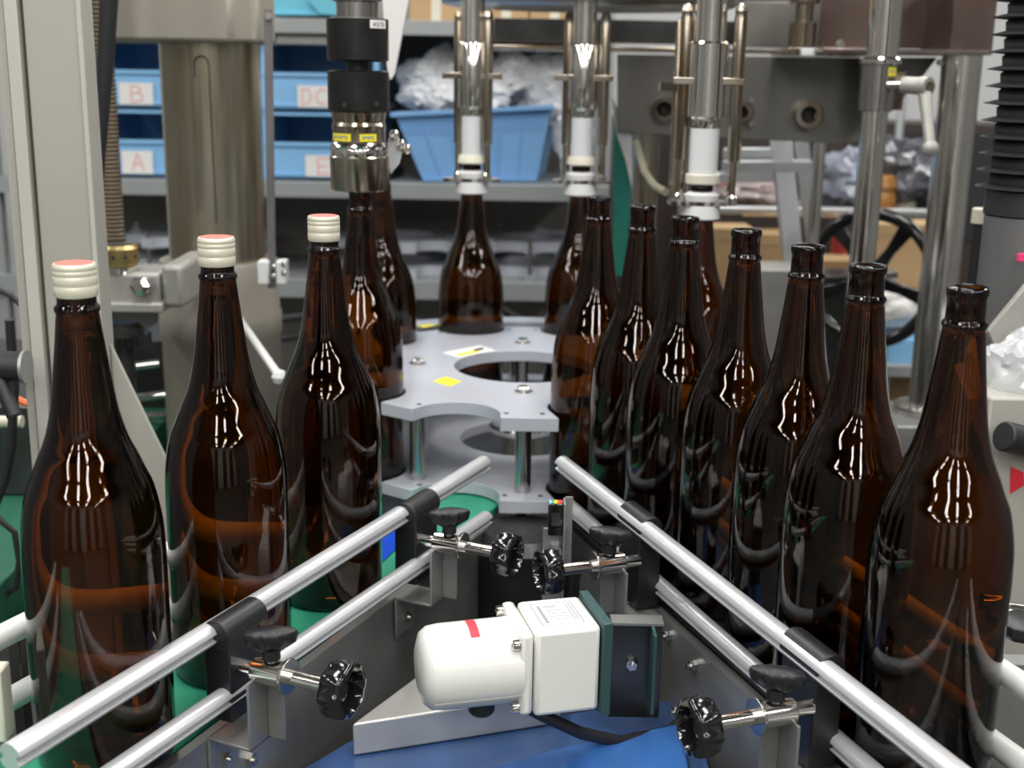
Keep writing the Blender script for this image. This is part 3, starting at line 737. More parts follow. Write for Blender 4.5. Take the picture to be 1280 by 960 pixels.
# white slanting sheet
p = [P(476, -30, 1.9), P(516, -30, 1.9), P(493, 92, 1.9), P(488, 100, 1.9), P(484, 85, 1.9)]
tag(MB().prism([(q.x, q.z) for q in p], 1.9, 1.915, 'XZ').build('slanting_panel', paper), 'pale slanting panel behind the capping head', 'panel')

# ================================================================ FILLING HEADS
def filling_head(x, y, label, big=1.0, rods=(.038, -.030)):
    t = thing('filling_head', label, 'filling head', (x, y, 0), 0, 'steel filling heads with white nozzles')
    zt = .80
    MB().cyl((0, 0, .585), (0, 0, zt), .0215 * big, n=40).build('lift_tube', polish, t)
    MB().lathe([(.0245 * big, .486), (.0265 * big, .489), (.0265 * big, .584), (.0245 * big, .587)], n=40).build('sleeve', polish, t)
    MB().lathe([(.018 * big, .470), (.0215 * big, .478), (.0215 * big, .486)], n=32).build('nozzle_ring', polish, t)
    MB().lathe([(.0195 * big, .412), (.0195 * big, .474)], n=36).build('nozzle', nozz, t)
    MB().lathe([(.0225 * big, .3985), (.0235, .4), (.0235 * big, .411), (.0225 * big, .412)], n=36).build('seal_ring', cream, t)
    pr = [(.0160, .3755), (.0225, .3755), (.0240, .384), (.0175, .388), (.0160, .388)]
    MB().lathe(pr + pr[:1], n=36, caps=False).build('centring_cup', whit, t)
    pr = [(.0205, .350), (.0265, .352), (.0255, .3695), (.0190, .3695)]
    MB().lathe(pr + pr[:1], n=36, caps=False).build('lower_cup', whit, t)
    mb = MB(); pol = [(-.046, -.012), (-.03, -.02), (.03, -.022), (.046, -.014), (.046, .010), (.03, .024), (-.03, .024), (-.046, .012)]
    mb.prism(pol, .3700, .3752, hole=circ(.0195, 28)); mb.build('bottom_plate', polish, t)
    mb = MB(); mb.prism([(-.048, -.014), (.046, -.022), (.048, .008), (-.046, .012)], .531, .540, hole=None); mb.build('clamp_plate', worn, t, bevel=.001)
    for sx, sy_ in ((rods[0], -.012), (rods[1], .012)):
        mb = MB(); mb.lathe([(.0075, .43), (.0085, .433), (.0085, .618), (.0075, .622), (.0085, .626), (.006, .634), (0, .637)], (sx, sy_, 0), n=20); mb.build('guide_rod', worn, t)
        mb = MB(); mb.lathe([(.0058, .3755), (.0058, .432)], (sx, sy_, 0), n=16); mb.build('thin_rod', worn, t)
        mb = MB(); mb.lathe([(.0, .371), (.008, .371), (.008, .382), (.005, .385), (0, .385)], (sx, sy_ - .006, 0), n=14); mb.build('rod_nut', polish, t)
    return t
filling_head(xb, yb, 'leftmost filling head, standing over the bottle at the back of the star wheel', .88, (.024, -.022))
filling_head(x9, y9, 'middle filling head, in front of the blue basket bags and green sheet', .90, (.032, -.024))
filling_head(x8, y8, 'nearest and largest filling head, right of centre', 1.0)
# extra lift rods to the left of the near head
xr = thing('lift_rods', 'pair of slim steel rods behind the nearest filling head', 'rods', (.24, 1.95, .38))
for px, r in ((848, .011), (840, .007)):
    b = P(px, 255, 1.95); tt = P(px, 22 if px == 848 else 24, 1.95)
    MB().lathe([(r, b.z), (r, tt.z - .008), (r * .6, tt.z), (0, tt.z + .002)], (b.x, 1.95, 0), n=18).build('rod', worn, xr, world=True)
b = P(825, 108, 1.94); MB().box(b.x, b.x + .06, 1.935, 1.96, b.z - .006, b.z + .006).build('link_plate', worn, xr, world=True)
# yellow-clear hose
tag(MB().tube([P(795, 178, 2.1), P(800, 195, 2.05), P(806, 215, 2.0), P(818, 232, 1.95), P(832, 240, 1.9)], .006, 12).build('drain_hose', hosey), 'short yellowish hose leading to the nearest filling head', 'hose')
tag(MB().tube([P(905, 240, 1.8), P(918, 215, 1.8), P(925, 190, 1.8), P(922, 172, 1.8), P(915, 172, 1.8), P(912, 195, 1.8)], .0035, 10).build('clear_tube', hosey), 'thin clear tube looped right of the nearest filling head', 'tube')

# ================================================================ FILLER FRAME
ff = thing('filler_bowl', 'stainless underside of the filler bowl along the top edge', 'tank', (.1, 2.2, .655))
a = P(736, 5, 2.2)
MB().lathe([(.0, .652), (.245, .652), (.25, .655), (.25, .75), (.0, .75)], (a.x, 2.21, 0), n=96).build('bowl_rim', steel, ff, world=True)
bm_ = thing('overhead_beam', 'stainless filler frame with long beam and large side plate on the right', 'frame', (.5, 2.45, .3))
def pbox(x0, y0, x1, y1, Y, d, name, material, parent, bevel=.001):
    a = P(x0, y0, Y); b = P(x1, y1, Y)
    return MB().box(min(a.x, b.x), max(a.x, b.x), Y, Y + d, min(a.z, b.z), max(a.z, b.z)).build(name, material, parent, world=parent is not None, bevel=bevel)
pbox(617, 22, 1030, 58, 2.62, .05, 'cross_beam', darksteel, bm_)
pbox(612, 56, 990, 67, 2.50, .22, 'beam_flange', worn, bm_)
pbox(930, 2, 1100, 62, 2.50, .02, 'frame_panel', dullsh, bm_)
pbox(915, -20, 1215, 4, 2.55, .2, 'upper_beam', dullsh, bm_)
p = [P(772, 68, 2.32), P(1075, 72, 2.32), P(1076, 176, 2.32), P(1050, 180, 2.32), P(772, 165, 2.32)]
MB().prism([(q.x, q.z) for q in p], 2.32, 2.332, 'XZ').build('side_plate', dullsh, bm_, world=True, bevel=.001)
pbox(985, 60, 1120, 71, 2.20, .14, 'lower_flange', worn, bm_)
pbox(1030, -20, 1212, 62, 2.32, .015, 'beam_web', rustm, bm_)
pbox(1195, -20, 1240, 66, 2.18, .16, 'beam_end', rustm, bm_)
pbox(1030, 60, 1240, 69, 2.12, .22, 'beam_bottom_flange', rustm, bm_)
pbox(1100, 60, 1103, 0, 2.312, .006, 'weld_rib', steel, bm_)
pbox(1180, -10, 1184, 60, 2.312, .006, 'weld_rib', steel, bm_)
p = [P(1076, 72, 2.25), P(1172, 72, 2.25), P(1150, 100, 2.25), P(1078, 178, 2.25)]
MB().prism([(q.x, q.z) for q in p], 2.25, 2.262, 'XZ').build('gusset', dullsh, bm_, world=True, bevel=.001)
for x, y, Y, r in ((1208, 29, 2.31, .011), (1050, 55, 2.19, .008), (1022, 134 + 10, 2.31, .008), (1174, 78, 2.2, .006), (939, 125, 2.31, .006), (939, 155, 2.31, .006)):
    mb = MB(); bolt(mb, P(x, y, Y), (0, -1, 0), r, r * .7); mb.build('bolt', steel, bm_, world=True)
for x, y, r in ((1008, 143, .024), (829, 136, .022), (925, 140, .018)):
    c = P(x + 6, y, 2.318); mb = MB(); mb.lathe([(r, 0), (r, .03), (r * .62, .03), (r * .62, .002)], c, (-.35, -1, 0), 32, caps=False)
    bs = mb.build('bushing', worn, bm_, world=True)
    MB().cyl(c + Vector((0, -.003, 0)), c + Vector((0, -.004, 0)), r * .62, n=24).build('bore', ink, bs, world=True)
ft = thing('pipe_fitting', 'greenish steel pipe fitting on the frame at upper right', 'fitting', tuple(P(1006, 60, 2.25)))
c = P(1006, 0, 2.24)
def Zf(y): return P(1006, y, 2.24).z
MB().lathe([(.023, Zf(58)), (.023, Zf(28)), (.016, Zf(27)), (.016, Zf(6)), (.026, Zf(4)), (.026, Zf(-4)), (.018, Zf(-5)), (.018, Zf(-30))], (c.x, 2.24, 0), n=32).build('fitting_body', worn, ft, world=True)
pbox(1002, 60, 1034, 70, 2.19, .05, 'white_block', whit, ft)

# posts
ps = thing('clamp_post', 'polished round post with steel collar, yellow label and pale clamp lever', 'post', (.56, 2.0, FLZ))
c = P(1097, 100, 2.0)
def Zp(y): return P(1097, y, 2.0).z
MB().lathe([(.0245, Zp(75)), (.0245, .95)], (c.x + .004, 2.0, 0), n=36).build('upper_rod', polish, ps, world=True)
MB().lathe([(.0205, -.139), (.0205, Zp(138))], (c.x, 2.0, 0), n=36).build('lower_rod', polish, ps, world=True)
MB().lathe([(.0245, Zp(139)), (.0265, Zp(138)), (.0265, Zp(82)), (.024, Zp(80))], (c.x, 2.0, 0), n=36).build('collar', steel, ps, world=True)
MB().lathe([(.030, Zp(81)), (.032, Zp(79)), (.032, Zp(74)), (.029, Zp(71.5))], (c.x + .002, 2.0, 0), n=36).build('ring', polish, ps, world=True)
pbox(1115, 90, 1128, 138, 2.01, .012, 'clamp_ear', worn, ps)
mb = MB(); a0 = -62; ring_seg(mb, c.x, 2.0, .0266, .0272, -72, -28, Zp(95), Zp(84), 8); yl = mb.build('yellow_label', yel, ps, world=True)
mb = MB(); ring_seg(mb, c.x, 2.0, .0272, .0274, -66, -58, Zp(91), Zp(87), 3); ring_seg(mb, c.x, 2.0, .0272, .0274, -52, -44, Zp(91), Zp(87), 3); mb.build('label_print', greyink, yl, world=True)
h0 = P(1128, 106, 1.97); h1 = P(1155, 108, 1.95); hb = P(1163, 186, 1.90)
lv = MB(); lv.cyl(h0, h1, .0125, .0135, n=24); lv.cyl(h1 + Vector((-.004, 0, 0)), h1 + Vector((.004, -.012, 0)), .0145, n=24)
lv.cyl(h1 + Vector((0, -.004, -.006)), hb, .0105, .0075, n=20)
lv.lathe([(0, -.013), (.007, -.0112), (.0115, -.006), (.013, 0), (.0115, .006), (.007, .0112), (0, .013)], hb, n=24)
l_ = lv.build('clamp_lever', cast, ps, world=True)
MB().cyl(P(1108, 106, 1.975), h0, .005, n=12).build('lever_stud', steel, l_, world=True)
MB().lathe([(.008, 0), (.008, .003), (.004, .003), (0, .002)], h1 + Vector((.004, -.012, 0)), (.3, -1, 0), 16).build('lever_cap', worn, l_, world=True)
c = P(1190, 200, 2.2)
pst = thing('frame_post', 'thick polished round post at the right carrying the beam', 'post', (c.x, 2.2, FLZ))
MB().lathe([(.034, .761), (.034, P(1195, 68, 2.2).z - FLZ)], n=44).build('tube', polish, pst)
zt = P(1150, 507, 2.2).z - FLZ
MB().lathe([(.060, zt - .012), (.060, zt + .002), (.036, zt + .006)], n=40).build('foot_flange', steel, pst)
MB().box(-.085, .06, -.10, .08, .7605, zt - .012).build('pedestal', satin, pst, bevel=.002)
c = P(1020, 250, 2.35); z1 = P(1020, 178, 2.35).z
tag(MB().lathe([(.011, -.139), (.011, z1)], (c.x, 2.35, 0), n=24).build('thin_post', polish), 'thin polished post below the large side plate', 'post')
c = P(805, 250, 2.5); z1 = P(800, 165, 2.5).z
tp = thing('middle_post', 'round steel post behind the hose, below the side plate', 'post', (c.x, 2.5, FLZ))
MB().cyl((0, 0, 0), (0, 0, z1 - FLZ), .026, n=32).build('tube', worn, tp)
# green acrylic sheet with white edge
pp = [P(768, 130, 2.35), P(778, 145, 2.35), P(787, 180, 2.35), P(789, 230, 2.35), P(786, 300, 2.35), P(780, 345, 2.35), P(766, 345, 2.35)]
gs = thing('green_sheet', 'narrow curved green sheet between two filling heads', 'sheet', tuple(P(776, 345, 2.35)))
MB().prism([(q.x, q.z) for q in pp], 2.35, 2.356, 'XZ').build('sheet', greencurt, gs, world=True)
pp = [P(765, 120, 2.33), P(778, 150, 2.33), P(790, 168, 2.33), P(790, 235, 2.33), P(782, 200, 2.33), P(770, 165, 2.33)]
MB().prism([(q.x, q.z) for q in pp], 2.33, 2.335, 'XZ').build('white_flap', paper, gs, world=True)

# ================================================================ HANDWHEEL
hw = thing('handwheel', 'large black five-spoke handwheel behind the right bottles', 'handwheel', tuple(P(1088, 348, 2.6)))
hc = P(1088, 348, 2.6); ax = Vector((-.62, -.78, .05)).normalized()
Mw = Matrix.Translation(hc) @ Vector((0, 0, 1)).rotation_difference(ax).to_matrix().to_4x4()
mb = MB(); mb.T = Mw; Rw = .135
mb.tube([(Rw * math.cos(2 * PI * i / 48), Rw * math.sin(2 * PI * i / 48), 0) for i in range(49)], .0135, 14, caps=False); mb.build('rim', blackg, hw, world=True)
mb = MB(); mb.T = Mw; mb.lathe([(.03, -.02), (.032, .01), (.022, .022), (0, .022)], n=28); mb.build('hub', blackg, hw, world=True)
for i in range(5):
    a = 2 * PI * i / 5 + .35; mb = MB(); mb.T = Mw
    d = Vector((math.cos(a), math.sin(a), 0)); s2 = Vector((-d.y, d.x, 0))
    vs = []
    for t_, wd in ((.02, .016), (.07, .010), (Rw, .018)):
        vs += [d * t_ + s2 * wd + Vector((0, 0, .006)), d * t_ - s2 * wd + Vector((0, 0, .006)), d * t_ - s2 * wd - Vector((0, 0, .006)), d * t_ + s2 * wd - Vector((0, 0, .006))]
    fs = [(j * 4 + q_, j * 4 + (q_ + 1) % 4, (j + 1) * 4 + (q_ + 1) % 4, (j + 1) * 4 + q_) for j in range(2) for q_ in range(4)] + [(0, 1, 2, 3), (8, 9, 10, 11)]
    mb.add(vs, fs); mb.build('spoke', blackg, hw, world=True, bevel=.003)
MB().cyl(hc, hc - ax * .12, .013, n=18).build('shaft', steel, hw, world=True)

# steel box behind bottles (right)
cb = thing('control_box', 'pale green-grey steel cabinet behind the bottle necks on the right', 'cabinet', (.75, 2.7, FLZ))
a = P(948, 337, 2.70); b = P(1030, 420, 2.70)
MB().box(a.x, P(1030, 337, 2.7).x, 2.70, 2.835, FLZ, a.z).build('cabinet_body', cast, cb, world=True, bevel=.003)
a = P(1030, 345, 2.72); b = P(1092, 420, 2.72)
MB().box(a.x + .002, b.x, 2.72, 2.835, FLZ, a.z).build('side_door', darksteel, cb, world=True, bevel=.003)

# ================================================================ BELLOWS AND RIGHT EDGE
c = P(1268, 200, 1.5)
bl = thing('bellows_column', 'black ribbed rubber bellows over a grey cylinder at the right edge', 'bellows', (c.x + .02, 1.5, FLZ))
z0 = P(1268, 238, 1.5).z - FLZ; pr = [(.034, z0)]; zz = z0
while zz < 1.75:
    pr += [(.042, zz + .001), (.060, zz + .0030), (.060, zz + .0040), (.044, zz + .008), (.045, zz + .018)]; zz += .0195
MB().lathe(pr, n=48).build('bellows', bellowm, bl, angle=60)
MB().lathe([(.040, z0 - .030), (.048, z0 - .028), (.048, z0), (.045, z0)], n=48).build('bellows_ring', darksteel, bl)
MB().lathe([(.046, 0), (.046, z0 - .03)], n=48).build('cylinder', cylm, bl)
c = P(1222, 300, 1.75)
wt = thing('capped_tube', 'black tube with a small white cap at the right', 'tube', (c.x, 1.75, FLZ))
zt = P(1224, 277, 1.75).z - FLZ
MB().cyl((0, 0, 0), (0, 0, zt), .0085, n=20).build('tube', blackr, wt)
MB().lathe([(.0115, zt - .002), (.0115, zt + .017), (.010, zt + .019)], n=24).build('white_cap', cream, wt)
# big tilted pale panel, plastic bag, knob, red sticker
gp = thing('tilted_panel', 'pale grey tilted cover panel at the right edge', 'panel', tuple(P(1260, 480, 1.7)))
p = [P(1236, 415, 1.4), P(1330, 300, 1.4), P(1330, 520, 1.4), P(1275, 500, 1.4)]
MB().prism([(q.x, q.z) for q in p], 1.40, 1.412, 'XZ').build('cover', cast, gp, world=True, bevel=.002)
wbx = thing('grey_cabinet', 'grey painted cabinet behind the nearest open bottle at the right edge', 'cabinet', (.95, 2.0, FLZ))
a = P(1188, 500, 1.8); MB().box(.815, a.x + .5, 1.75, 2.12, -.139, a.z).build('cabinet_body', greyblue, wbx, world=True, bevel=.004)
a = P(1238, 497, 1.27)
MB().box(a.x, a.x + .25, 1.27, 1.44, -.139, a.z).build('lower_box', greyp, wbx, world=True, bevel=.003)
o = crumple('plastic_bag', (.05, .05, .045), P(1285, 466, 1.33), bagm, 3.3); tag(o, 'crumpled clear plastic bag at the right edge below the tilted panel', 'bag')
kn = thing('hand_grip', 'black cylindrical knob poking in from the right edge', 'knob', tuple(P(1265, 552, 1.25)))
MB().cyl(P(1254, 545, 1.24), P(1325, 562, 1.265), .016, n=28).build('knob', blackr, kn, world=True, bevel=.002)
a = P(1263, 583, 1.27); b = P(1262, 617, 1.27); c = P(1280, 606, 1.27); d = P(1279, 590, 1.27)
tag(MB().prism([(q.x, q.z) for q in (a, b, c, d)], 1.2688, 1.2698, 'XZ').build('red_sticker', red), 'red sticker on the grey box at the right edge', 'sticker')
tag(MB().lathe([(.0, 0), (.006, .002), (.006, .010), (0, .011)], P(1277, 328, 1.44), n=20).build('pink_plug', mat('pink_plastic', (.85, .05, .2), .4)), 'small pink plug on the grey cylinder at the right edge', 'plug')
rb = thing('outer_rail_bracket', 'black knob and steel bracket of the outer rail at the right edge', 'bracket', tuple(P(1270, 800, 1.02)))
MB().box(*sum(([P(1262, 0, 1.0).x, .56], [1.02, 1.04]), []), -.2, P(1262, 830, 1.02).z).build('bracket_plate', satin, rb, world=True, bevel=.001)
q = P(1278, 795, 1.0); MB().lathe([(.018, 0), (.024, .006), (.024, .014), (.016, .018), (0, .018)], q, n=8).build('bracket_knob', blackp, rb, world=True, bevel=.001)
q = P(1275, 770, 1.08); MB().cyl(P(1240, 762, 1.1), P(1330, 775, 1.1), .010, n=20).build('bracket_rod', polish, rb, world=True)

# ================================================================ LEFT EDGE MACHINERY
gm = thing('green_machine_bed', 'dark green painted machine bed at the left edge', 'machine bed', (-.75, 1.9, FLZ))
MB().box(-1.3, -.63, 1.40, 2.5, FLZ, -.08).build('bed', greenm, gm, world=True, bevel=.004)
MB().box(-1.28, -.70, 1.75, 2.2, -.08, .06).build('raised_block', darksteel, gm, world=True, bevel=.004)
for i, (y_, m_) in enumerate(((527, cream), (716, cream))):
    MB().cyl(P(-40, y_, 1.6), P(28, y_, 1.6), .008, n=16).build('cross_pipe', m_, gm, world=True)
tag(MB().tube([P(12, 400, 1.5), P(18, 480, 1.5), P(14, 560, 1.5), P(6, 600, 1.5), P(-10, 640, 1.5)], .006, 10).build('grey_hose', blackr), 'dark hose hanging at the far left edge', 'hose')
tag(MB().tube([P(-20, 630, 1.45), P(0, 650, 1.45), P(18, 665, 1.45), P(24, 700, 1.45), P(20, 735, 1.45), P(-10, 750, 1.45)], .004, 10).build('thin_cable', blackr), 'thin dark cable looping over the green bed at the left', 'cable')
tag(MB().tube([P(-5, 360, 1.6), P(15, 370, 1.6), P(30, 385, 1.6)], .004, 8).build('black_wire', blackr), 'short black wire in front of the grey column, far left', 'wire')
oc = MB(); oc.tube([P(12, 503, 1.58), P(20, 498, 1.58), P(30, 503, 1.58), P(40, 506, 1.58)], .005, 8); tag(oc.build('orange_clip', holo), 'small orange clip at the far left edge', 'clip')
lb_ = thing('outer_rail_bracket', 'dark upright bracket holding the outer rails at the left edge', 'bracket', tuple(P(30, 930, .98)))
MB().box(P(12, 830, .97).x, P(26, 830, .97).x, .97, .985, -.10, .085).build('upright', darksteel, lb_, world=True, bevel=.001)
pw = P(-16, 885, .86); MB().box(pw.x - .03, pw.x + .012, .86, .88, pw.z - .03, pw.z + .03).build('white_block', cream, lb_, world=True, bevel=.002)
# clutter between column and pillar (mechanism)
mc = thing('drive_mechanism', 'dark oily drive parts seen between the grey column and the pillar', 'mechanism', (-.55, 2.3, -.14))
pbox(165, 425, 300, 560, 2.25, .2, 'dark_block', darksteel, mc)
for x0, x1, y in ((150, 200, 460), (165, 215, 498), (172, 230, 522)):
    MB().cyl(P(x0, y, 2.15), P(x1, y - 6, 2.15), .007, n=14).build('oily_rod', polish, mc, world=True)

# ================================================================ BACK SHELVING
SY = 3.2
rk = thing('shelf_rack', 'grey steel shelf rack along the back', 'shelf rack', (-.4, 3.4, FLZ))
def shelf(y_top, y_bot, x0, x1, name='shelf_board'):
    a = P(400, y_top, SY).z; b = P(400, y_bot, SY).z; xa = P(x0, 240, SY).x; xb_ = P(x1, 240, SY).x
    MB().box(xa, xb_, SY, SY + .45, a - .006, a).build(name, shelfg, rk, world=True)
    MB().box(xa, xb_, SY - .004, SY + .010, b, a + .001).build('shelf_edge', shelfg, rk, world=True, bevel=.001)
    return a
XA, XB = -20, 760
Z1 = shelf(228, 247, XA, XB); Z2 = shelf(350, 372, XA, XB); Z0 = shelf(24, 42, XA, XB + 10)
xa = P(XA, 240, SY).x; xb_ = P(XB, 240, SY).x
MB().box(xa, xb_, SY + .45, SY + .46, FLZ + .1, 1.1).build('back_panel', darkback, rk, world=True)
pbox(345, 44, 415, 56, SY + .02, .03, 'shelf_edge', satin, rk)
for x in (xa, xb_ - .03):
    for y in (SY - .002, SY + .42): MB().box(x, x + .035, y + .012, y + .045, FLZ, 1.3).build('rack_post', shelfg, rk, world=True)
MB().box(xa, xb_, SY, SY + .45, FLZ + .28, FLZ + .30).build('shelf_board', shelfg, rk, world=True)
# trays
def tray(x0, x1, zb, h, y0, depth, label, group):
    t = thing('parts_tray', label, 'tray', ((x0 + x1) / 2, y0 + depth / 2, zb), 0, group)
    w2 = (x1 - x0) / 2; d2 = depth / 2; th = .006
    mb = MB(); mb.box(-w2, w2, -d2, d2, 0, .006)
    mb.box(-w2, w2, -d2, -d2 + th, 0, h * .52); mb.box(-w2, w2, d2 - th, d2, 0, h); mb.box(-w2, -w2 + th, -d2, d2, 0, h * .95); mb.box(w2 - th, w2, -d2, d2, 0, h * .95)
    mb.build('tray_shell', trayb, t, bevel=.001)
    mb = MB(); mb.box(-w2 - .004, w2 + .004, -d2 - .006, -d2, h * .50, h * .56); mb.box(-w2 - .004, w2 + .004, -d2 - .005, -d2, .010, .018); mb.build('tray_rim', trayb, t, bevel=.001)
    mb = MB(); mb.box(-w2 - .002, w2 + .002, -d2 - .006, -d2 + .008, h * .95, h * 1.0 - .001); mb.build('top_rim', trayb, t, bevel=.001)
    for x in (-w2, w2 - .014): MB().box(x, x + .014, -d2 - .003, -d2 + .004, 0, h * .96).build('corner_post', trayb, t)
    return t
def stroke_label(parent, x0, x1, z0, z1, y, strokes):
    lb = MB().box(x0, x1, y - .0012, y, z0, z1).build('paper_label', paper, parent, world=True)
    mb = MB(); W_ = x1 - x0; H_ = z1 - z0
    for st in strokes:
        for (a, b), (c, d) in zip(st, st[1:]):
            mb.bar((x0 + a * W_, y - .0016, z0 + b * H_), (x0 + c * W_, y - .0016, z0 + d * H_), .0008, .0018, (0, 0, 1) if abs(c - a) * W_ > abs(d - b) * H_ else (1, 0, 0))
    mb.build('handwriting', redink, lb, world=True)
LET = {'A': [[(.32, .12), (.52, .88), (.72, .12)], [(.40, .42), (.64, .42)]], 'B': [[(.36, .12), (.36, .86), (.60, .82), (.64, .68), (.58, .54), (.38, .50)], [(.58, .54), (.70, .40), (.66, .18), (.36, .12)]],
       'DC': [[(.14, .15), (.14, .85), (.34, .78), (.42, .5), (.34, .2), (.14, .15)], [(.86, .75), (.72, .85), (.58, .6), (.58, .35), (.70, .15), (.88, .22)]],
       'E': [[(.74, .86), (.38, .86), (.38, .14), (.76, .14)], [(.38, .50), (.68, .50)]]}
TY = SY + .04
th_ = P(400, 155, TY).z - P(400, 230, TY).z  # one tray pitch ~ 88 px -> computed below
pitch = P(400, 62, TY).z - P(400, 150, TY).z
zb0 = Z1 + .002
TX = [(P(120, 200, TY).x, P(322, 200, TY).x), (P(330, 200, TY).x, P(475, 200, TY).x)]
names = {(0, 0): ('A', (153, 192, 193, 221)), (0, 1): ('B', (149, 103, 193, 131)), (1, 0): ('E', (382, 193, 424, 220)), (1, 1): ('DC', (372, 105, 414, 133))}
rows = ['bottom', 'middle', 'top']
for cidx, (xa_, xc_) in enumerate(TX):
    for r_ in range(3 if cidx == 0 else 2):
        zb = zb0 + r_ * pitch
        if zb + pitch > Z0 - .03 and r_ == 2: hgt = min(pitch - .004, Z0 - .012 - zb)
        else: hgt = pitch - .003
        nm = names.get((cidx, r_))
        if nm: lab_ = f'light blue parts tray with red letter {nm[0]} on its paper label'
        else: lab_ = 'light blue parts tray topmost of its stack, mostly hidden by the clamp ring'
        if hgt < .03: continue
        t = tray(xa_, xc_, zb, hgt, TY, .36, lab_, 'light blue parts trays on the back shelf')
        if nm:
            x0_, y0_, x1_, y1_ = nm[1]; a = P(x0_, y0_, TY); b = P(x1_, y1_, TY)
            zz0 = zb + .016; stroke_label(t, a.x, b.x, zb + .010, zb + .010 + (a.z - b.z), TY - .0065, LET[nm[0]])
        rnd = random.Random(cidx * 7 + r_)
        for i in range(3):
            fx = xa_ + (xc_ - xa_) * (.15 + .3 * i); q_ = MB()
            q_.prism([(fx, TY + .05), (fx + .10, TY + .04), (fx + .12, TY + .16), (fx + .05, TY + .2), (fx, TY + .15)], zb + .008, zb + .020 + .012 * rnd.random())
            tag(q_.build('machine_part', platem if i % 2 else darksteel), f'{["left", "middle", "right"][i]} flat machine part lying in the {rows[r_]} {"left" if cidx == 0 else "right"} blue tray', 'machine part', 'machine parts in the trays')
            if rnd.random() < .8:
                q_ = MB(); q_.cyl((fx + .06, TY + .03, zb + .008), (fx + .06, TY + .03, zb + .06), .006, n=12)
                tag(q_.build('machine_pin', brass if i % 2 else steel), f'{["left", "middle", "right"][i]} upright metal pin standing in the {rows[r_]} {"left" if cidx == 0 else "right"} blue tray', 'pin', 'metal pins in the trays')
# turquoise basket at top
tb = thing('turquoise_basket', 'turquoise plastic basket on the top shelf left of the capping head', 'basket', tuple(P(390, 22, SY)))
pbox(335, -40, 424, 17, SY + .02, .2, 'basket_wall', turq, tb); pbox(330, 15, 428, 20, SY + .01, .22, 'basket_rim', turq, tb)
p = [P(385, 0, SY), P(400, 17, SY), P(428, 20, SY), P(428, -10, SY), P(385, -10, SY)]
MB().prism([(q.x, q.z) for q in p], SY, SY + .008, 'XZ').build('basket_corner', turq, tb, world=True)
for i, (x0, x1, y1, l) in enumerate(((512, 578, 28, 'cardboard box on the top shelf left of the leftmost filling head'), (606, 660, 24, 'cardboard box on the top shelf right of the leftmost filling head'), (664, 724, 22, 'cardboard box on the top shelf nearest the middle filling head'))):
    a = P(x0, -60, SY + .06); b = P(x1, y1, SY + .06)
    bx_ = thing('cardboard_box', l, 'box', ((a.x + b.x) / 2, SY + .2, b.z))
    MB().box(a.x, b.x, SY + .06, SY + .35, Z0 + .001, a.z).build('carton', card, bx_, world=True, bevel=.001)
    MB().box((a.x + b.x) / 2 - .012, (a.x + b.x) / 2 + .012, SY + .0595, SY + .06, Z0 + .002, a.z).build('packing_tape', cream, bx_, world=True)
# blue basket with bags
def PQ(x, y, Y=SY + .0): return P(x, y, Y)
bk = thing('blue_basket', 'blue ribbed plastic basket full of plastic bags', 'basket', (P(590, 225, SY).x, SY + .15, Z1))
yb0 = SY + .03
f = [P(494, 150, yb0), P(686, 127, yb0 + .1), P(674, 208, yb0 + .1), P(528, 224, yb0)]
back = Vector((.03, .28, 0))
zb_ = Z1 + .004
A = Vector((f[0].x, yb0, f[0].z)); B = Vector((f[1].x, yb0 + .06, f[1].z)); Cc = Vector((f[2].x - .01, yb0 + .07, zb_ + .0)); D = Vector((f[3].x, yb0 + .02, zb_))
B.z = A.z = (A.z + B.z) / 2 
A.z -= .012; B.z += .012
th = Vector((0, .005, 0))
mb = MB(); mb.add([A, B, Cc, D, A + th, B + th, Cc + th, D + th], [(0, 1, 2, 3), (7, 6, 5, 4), (0, 4, 5, 1), (1, 5, 6, 2), (2, 6, 7, 3), (3, 7, 4, 0)])
mb.build('front_wall', baskb, bk, world=True)
A2, B2, C2, D2 = (q + back for q in (A, B, Cc, D)); 
mb = MB(); mb.add([A2, B2, C2, D2, A2 + th, B2 + th, C2 + th, D2 + th], [(0, 1, 2, 3), (7, 6, 5, 4), (0, 4, 5, 1), (1, 5, 6, 2), (2, 6, 7, 3), (3, 7, 4, 0)]); mb.build('back_wall', baskb, bk, world=True)
for q in ((A, D, D2, A2), (B, Cc, C2, B2)):
    tx = Vector((.004, 0, 0)); mb = MB(); mb.add([*q, *[v + tx for v in q]], [(0, 1, 2, 3), (7, 6, 5, 4), (0, 4, 5, 1), (1, 5, 6, 2), (2, 6, 7, 3), (3, 7, 4, 0)]); mb.build('side_wall', baskb, bk, world=True)
tz = Vector((0, 0, .004)); mb = MB(); mb.add([D, Cc, C2, D2, D + tz, Cc + tz, C2 + tz, D2 + tz], [(0, 1, 2, 3), (7, 6, 5, 4), (0, 4, 5, 1), (1, 5, 6, 2), (2, 6, 7, 3), (3, 7, 4, 0)]); mb.build('base', baskb, bk, world=True)
mb = MB(); mb.bar(A + Vector((-.012, -.006, 0)), B + Vector((.012, -.006, 0)), .018, .012); mb.bar(A2, B2, .018, .012); mb.bar(A, A2, .018, .012); mb.bar(B, B2, .018, .012); mb.build('rim', baskb, bk, world=True, bevel=.002)
mb = MB()
for i in range(1, 30):
    t = i / 30; u = A.lerp(B, t); v = D.lerp(Cc, t); v = u.lerp(v, .30 if i % 5 else .97); mb.bar(u + Vector((0, -.001, -.008)), v + Vector((0, -.001, 0)), .003, .004, (0, 1, 0))
o = mb.build('ribs', baskb, bk, world=True)
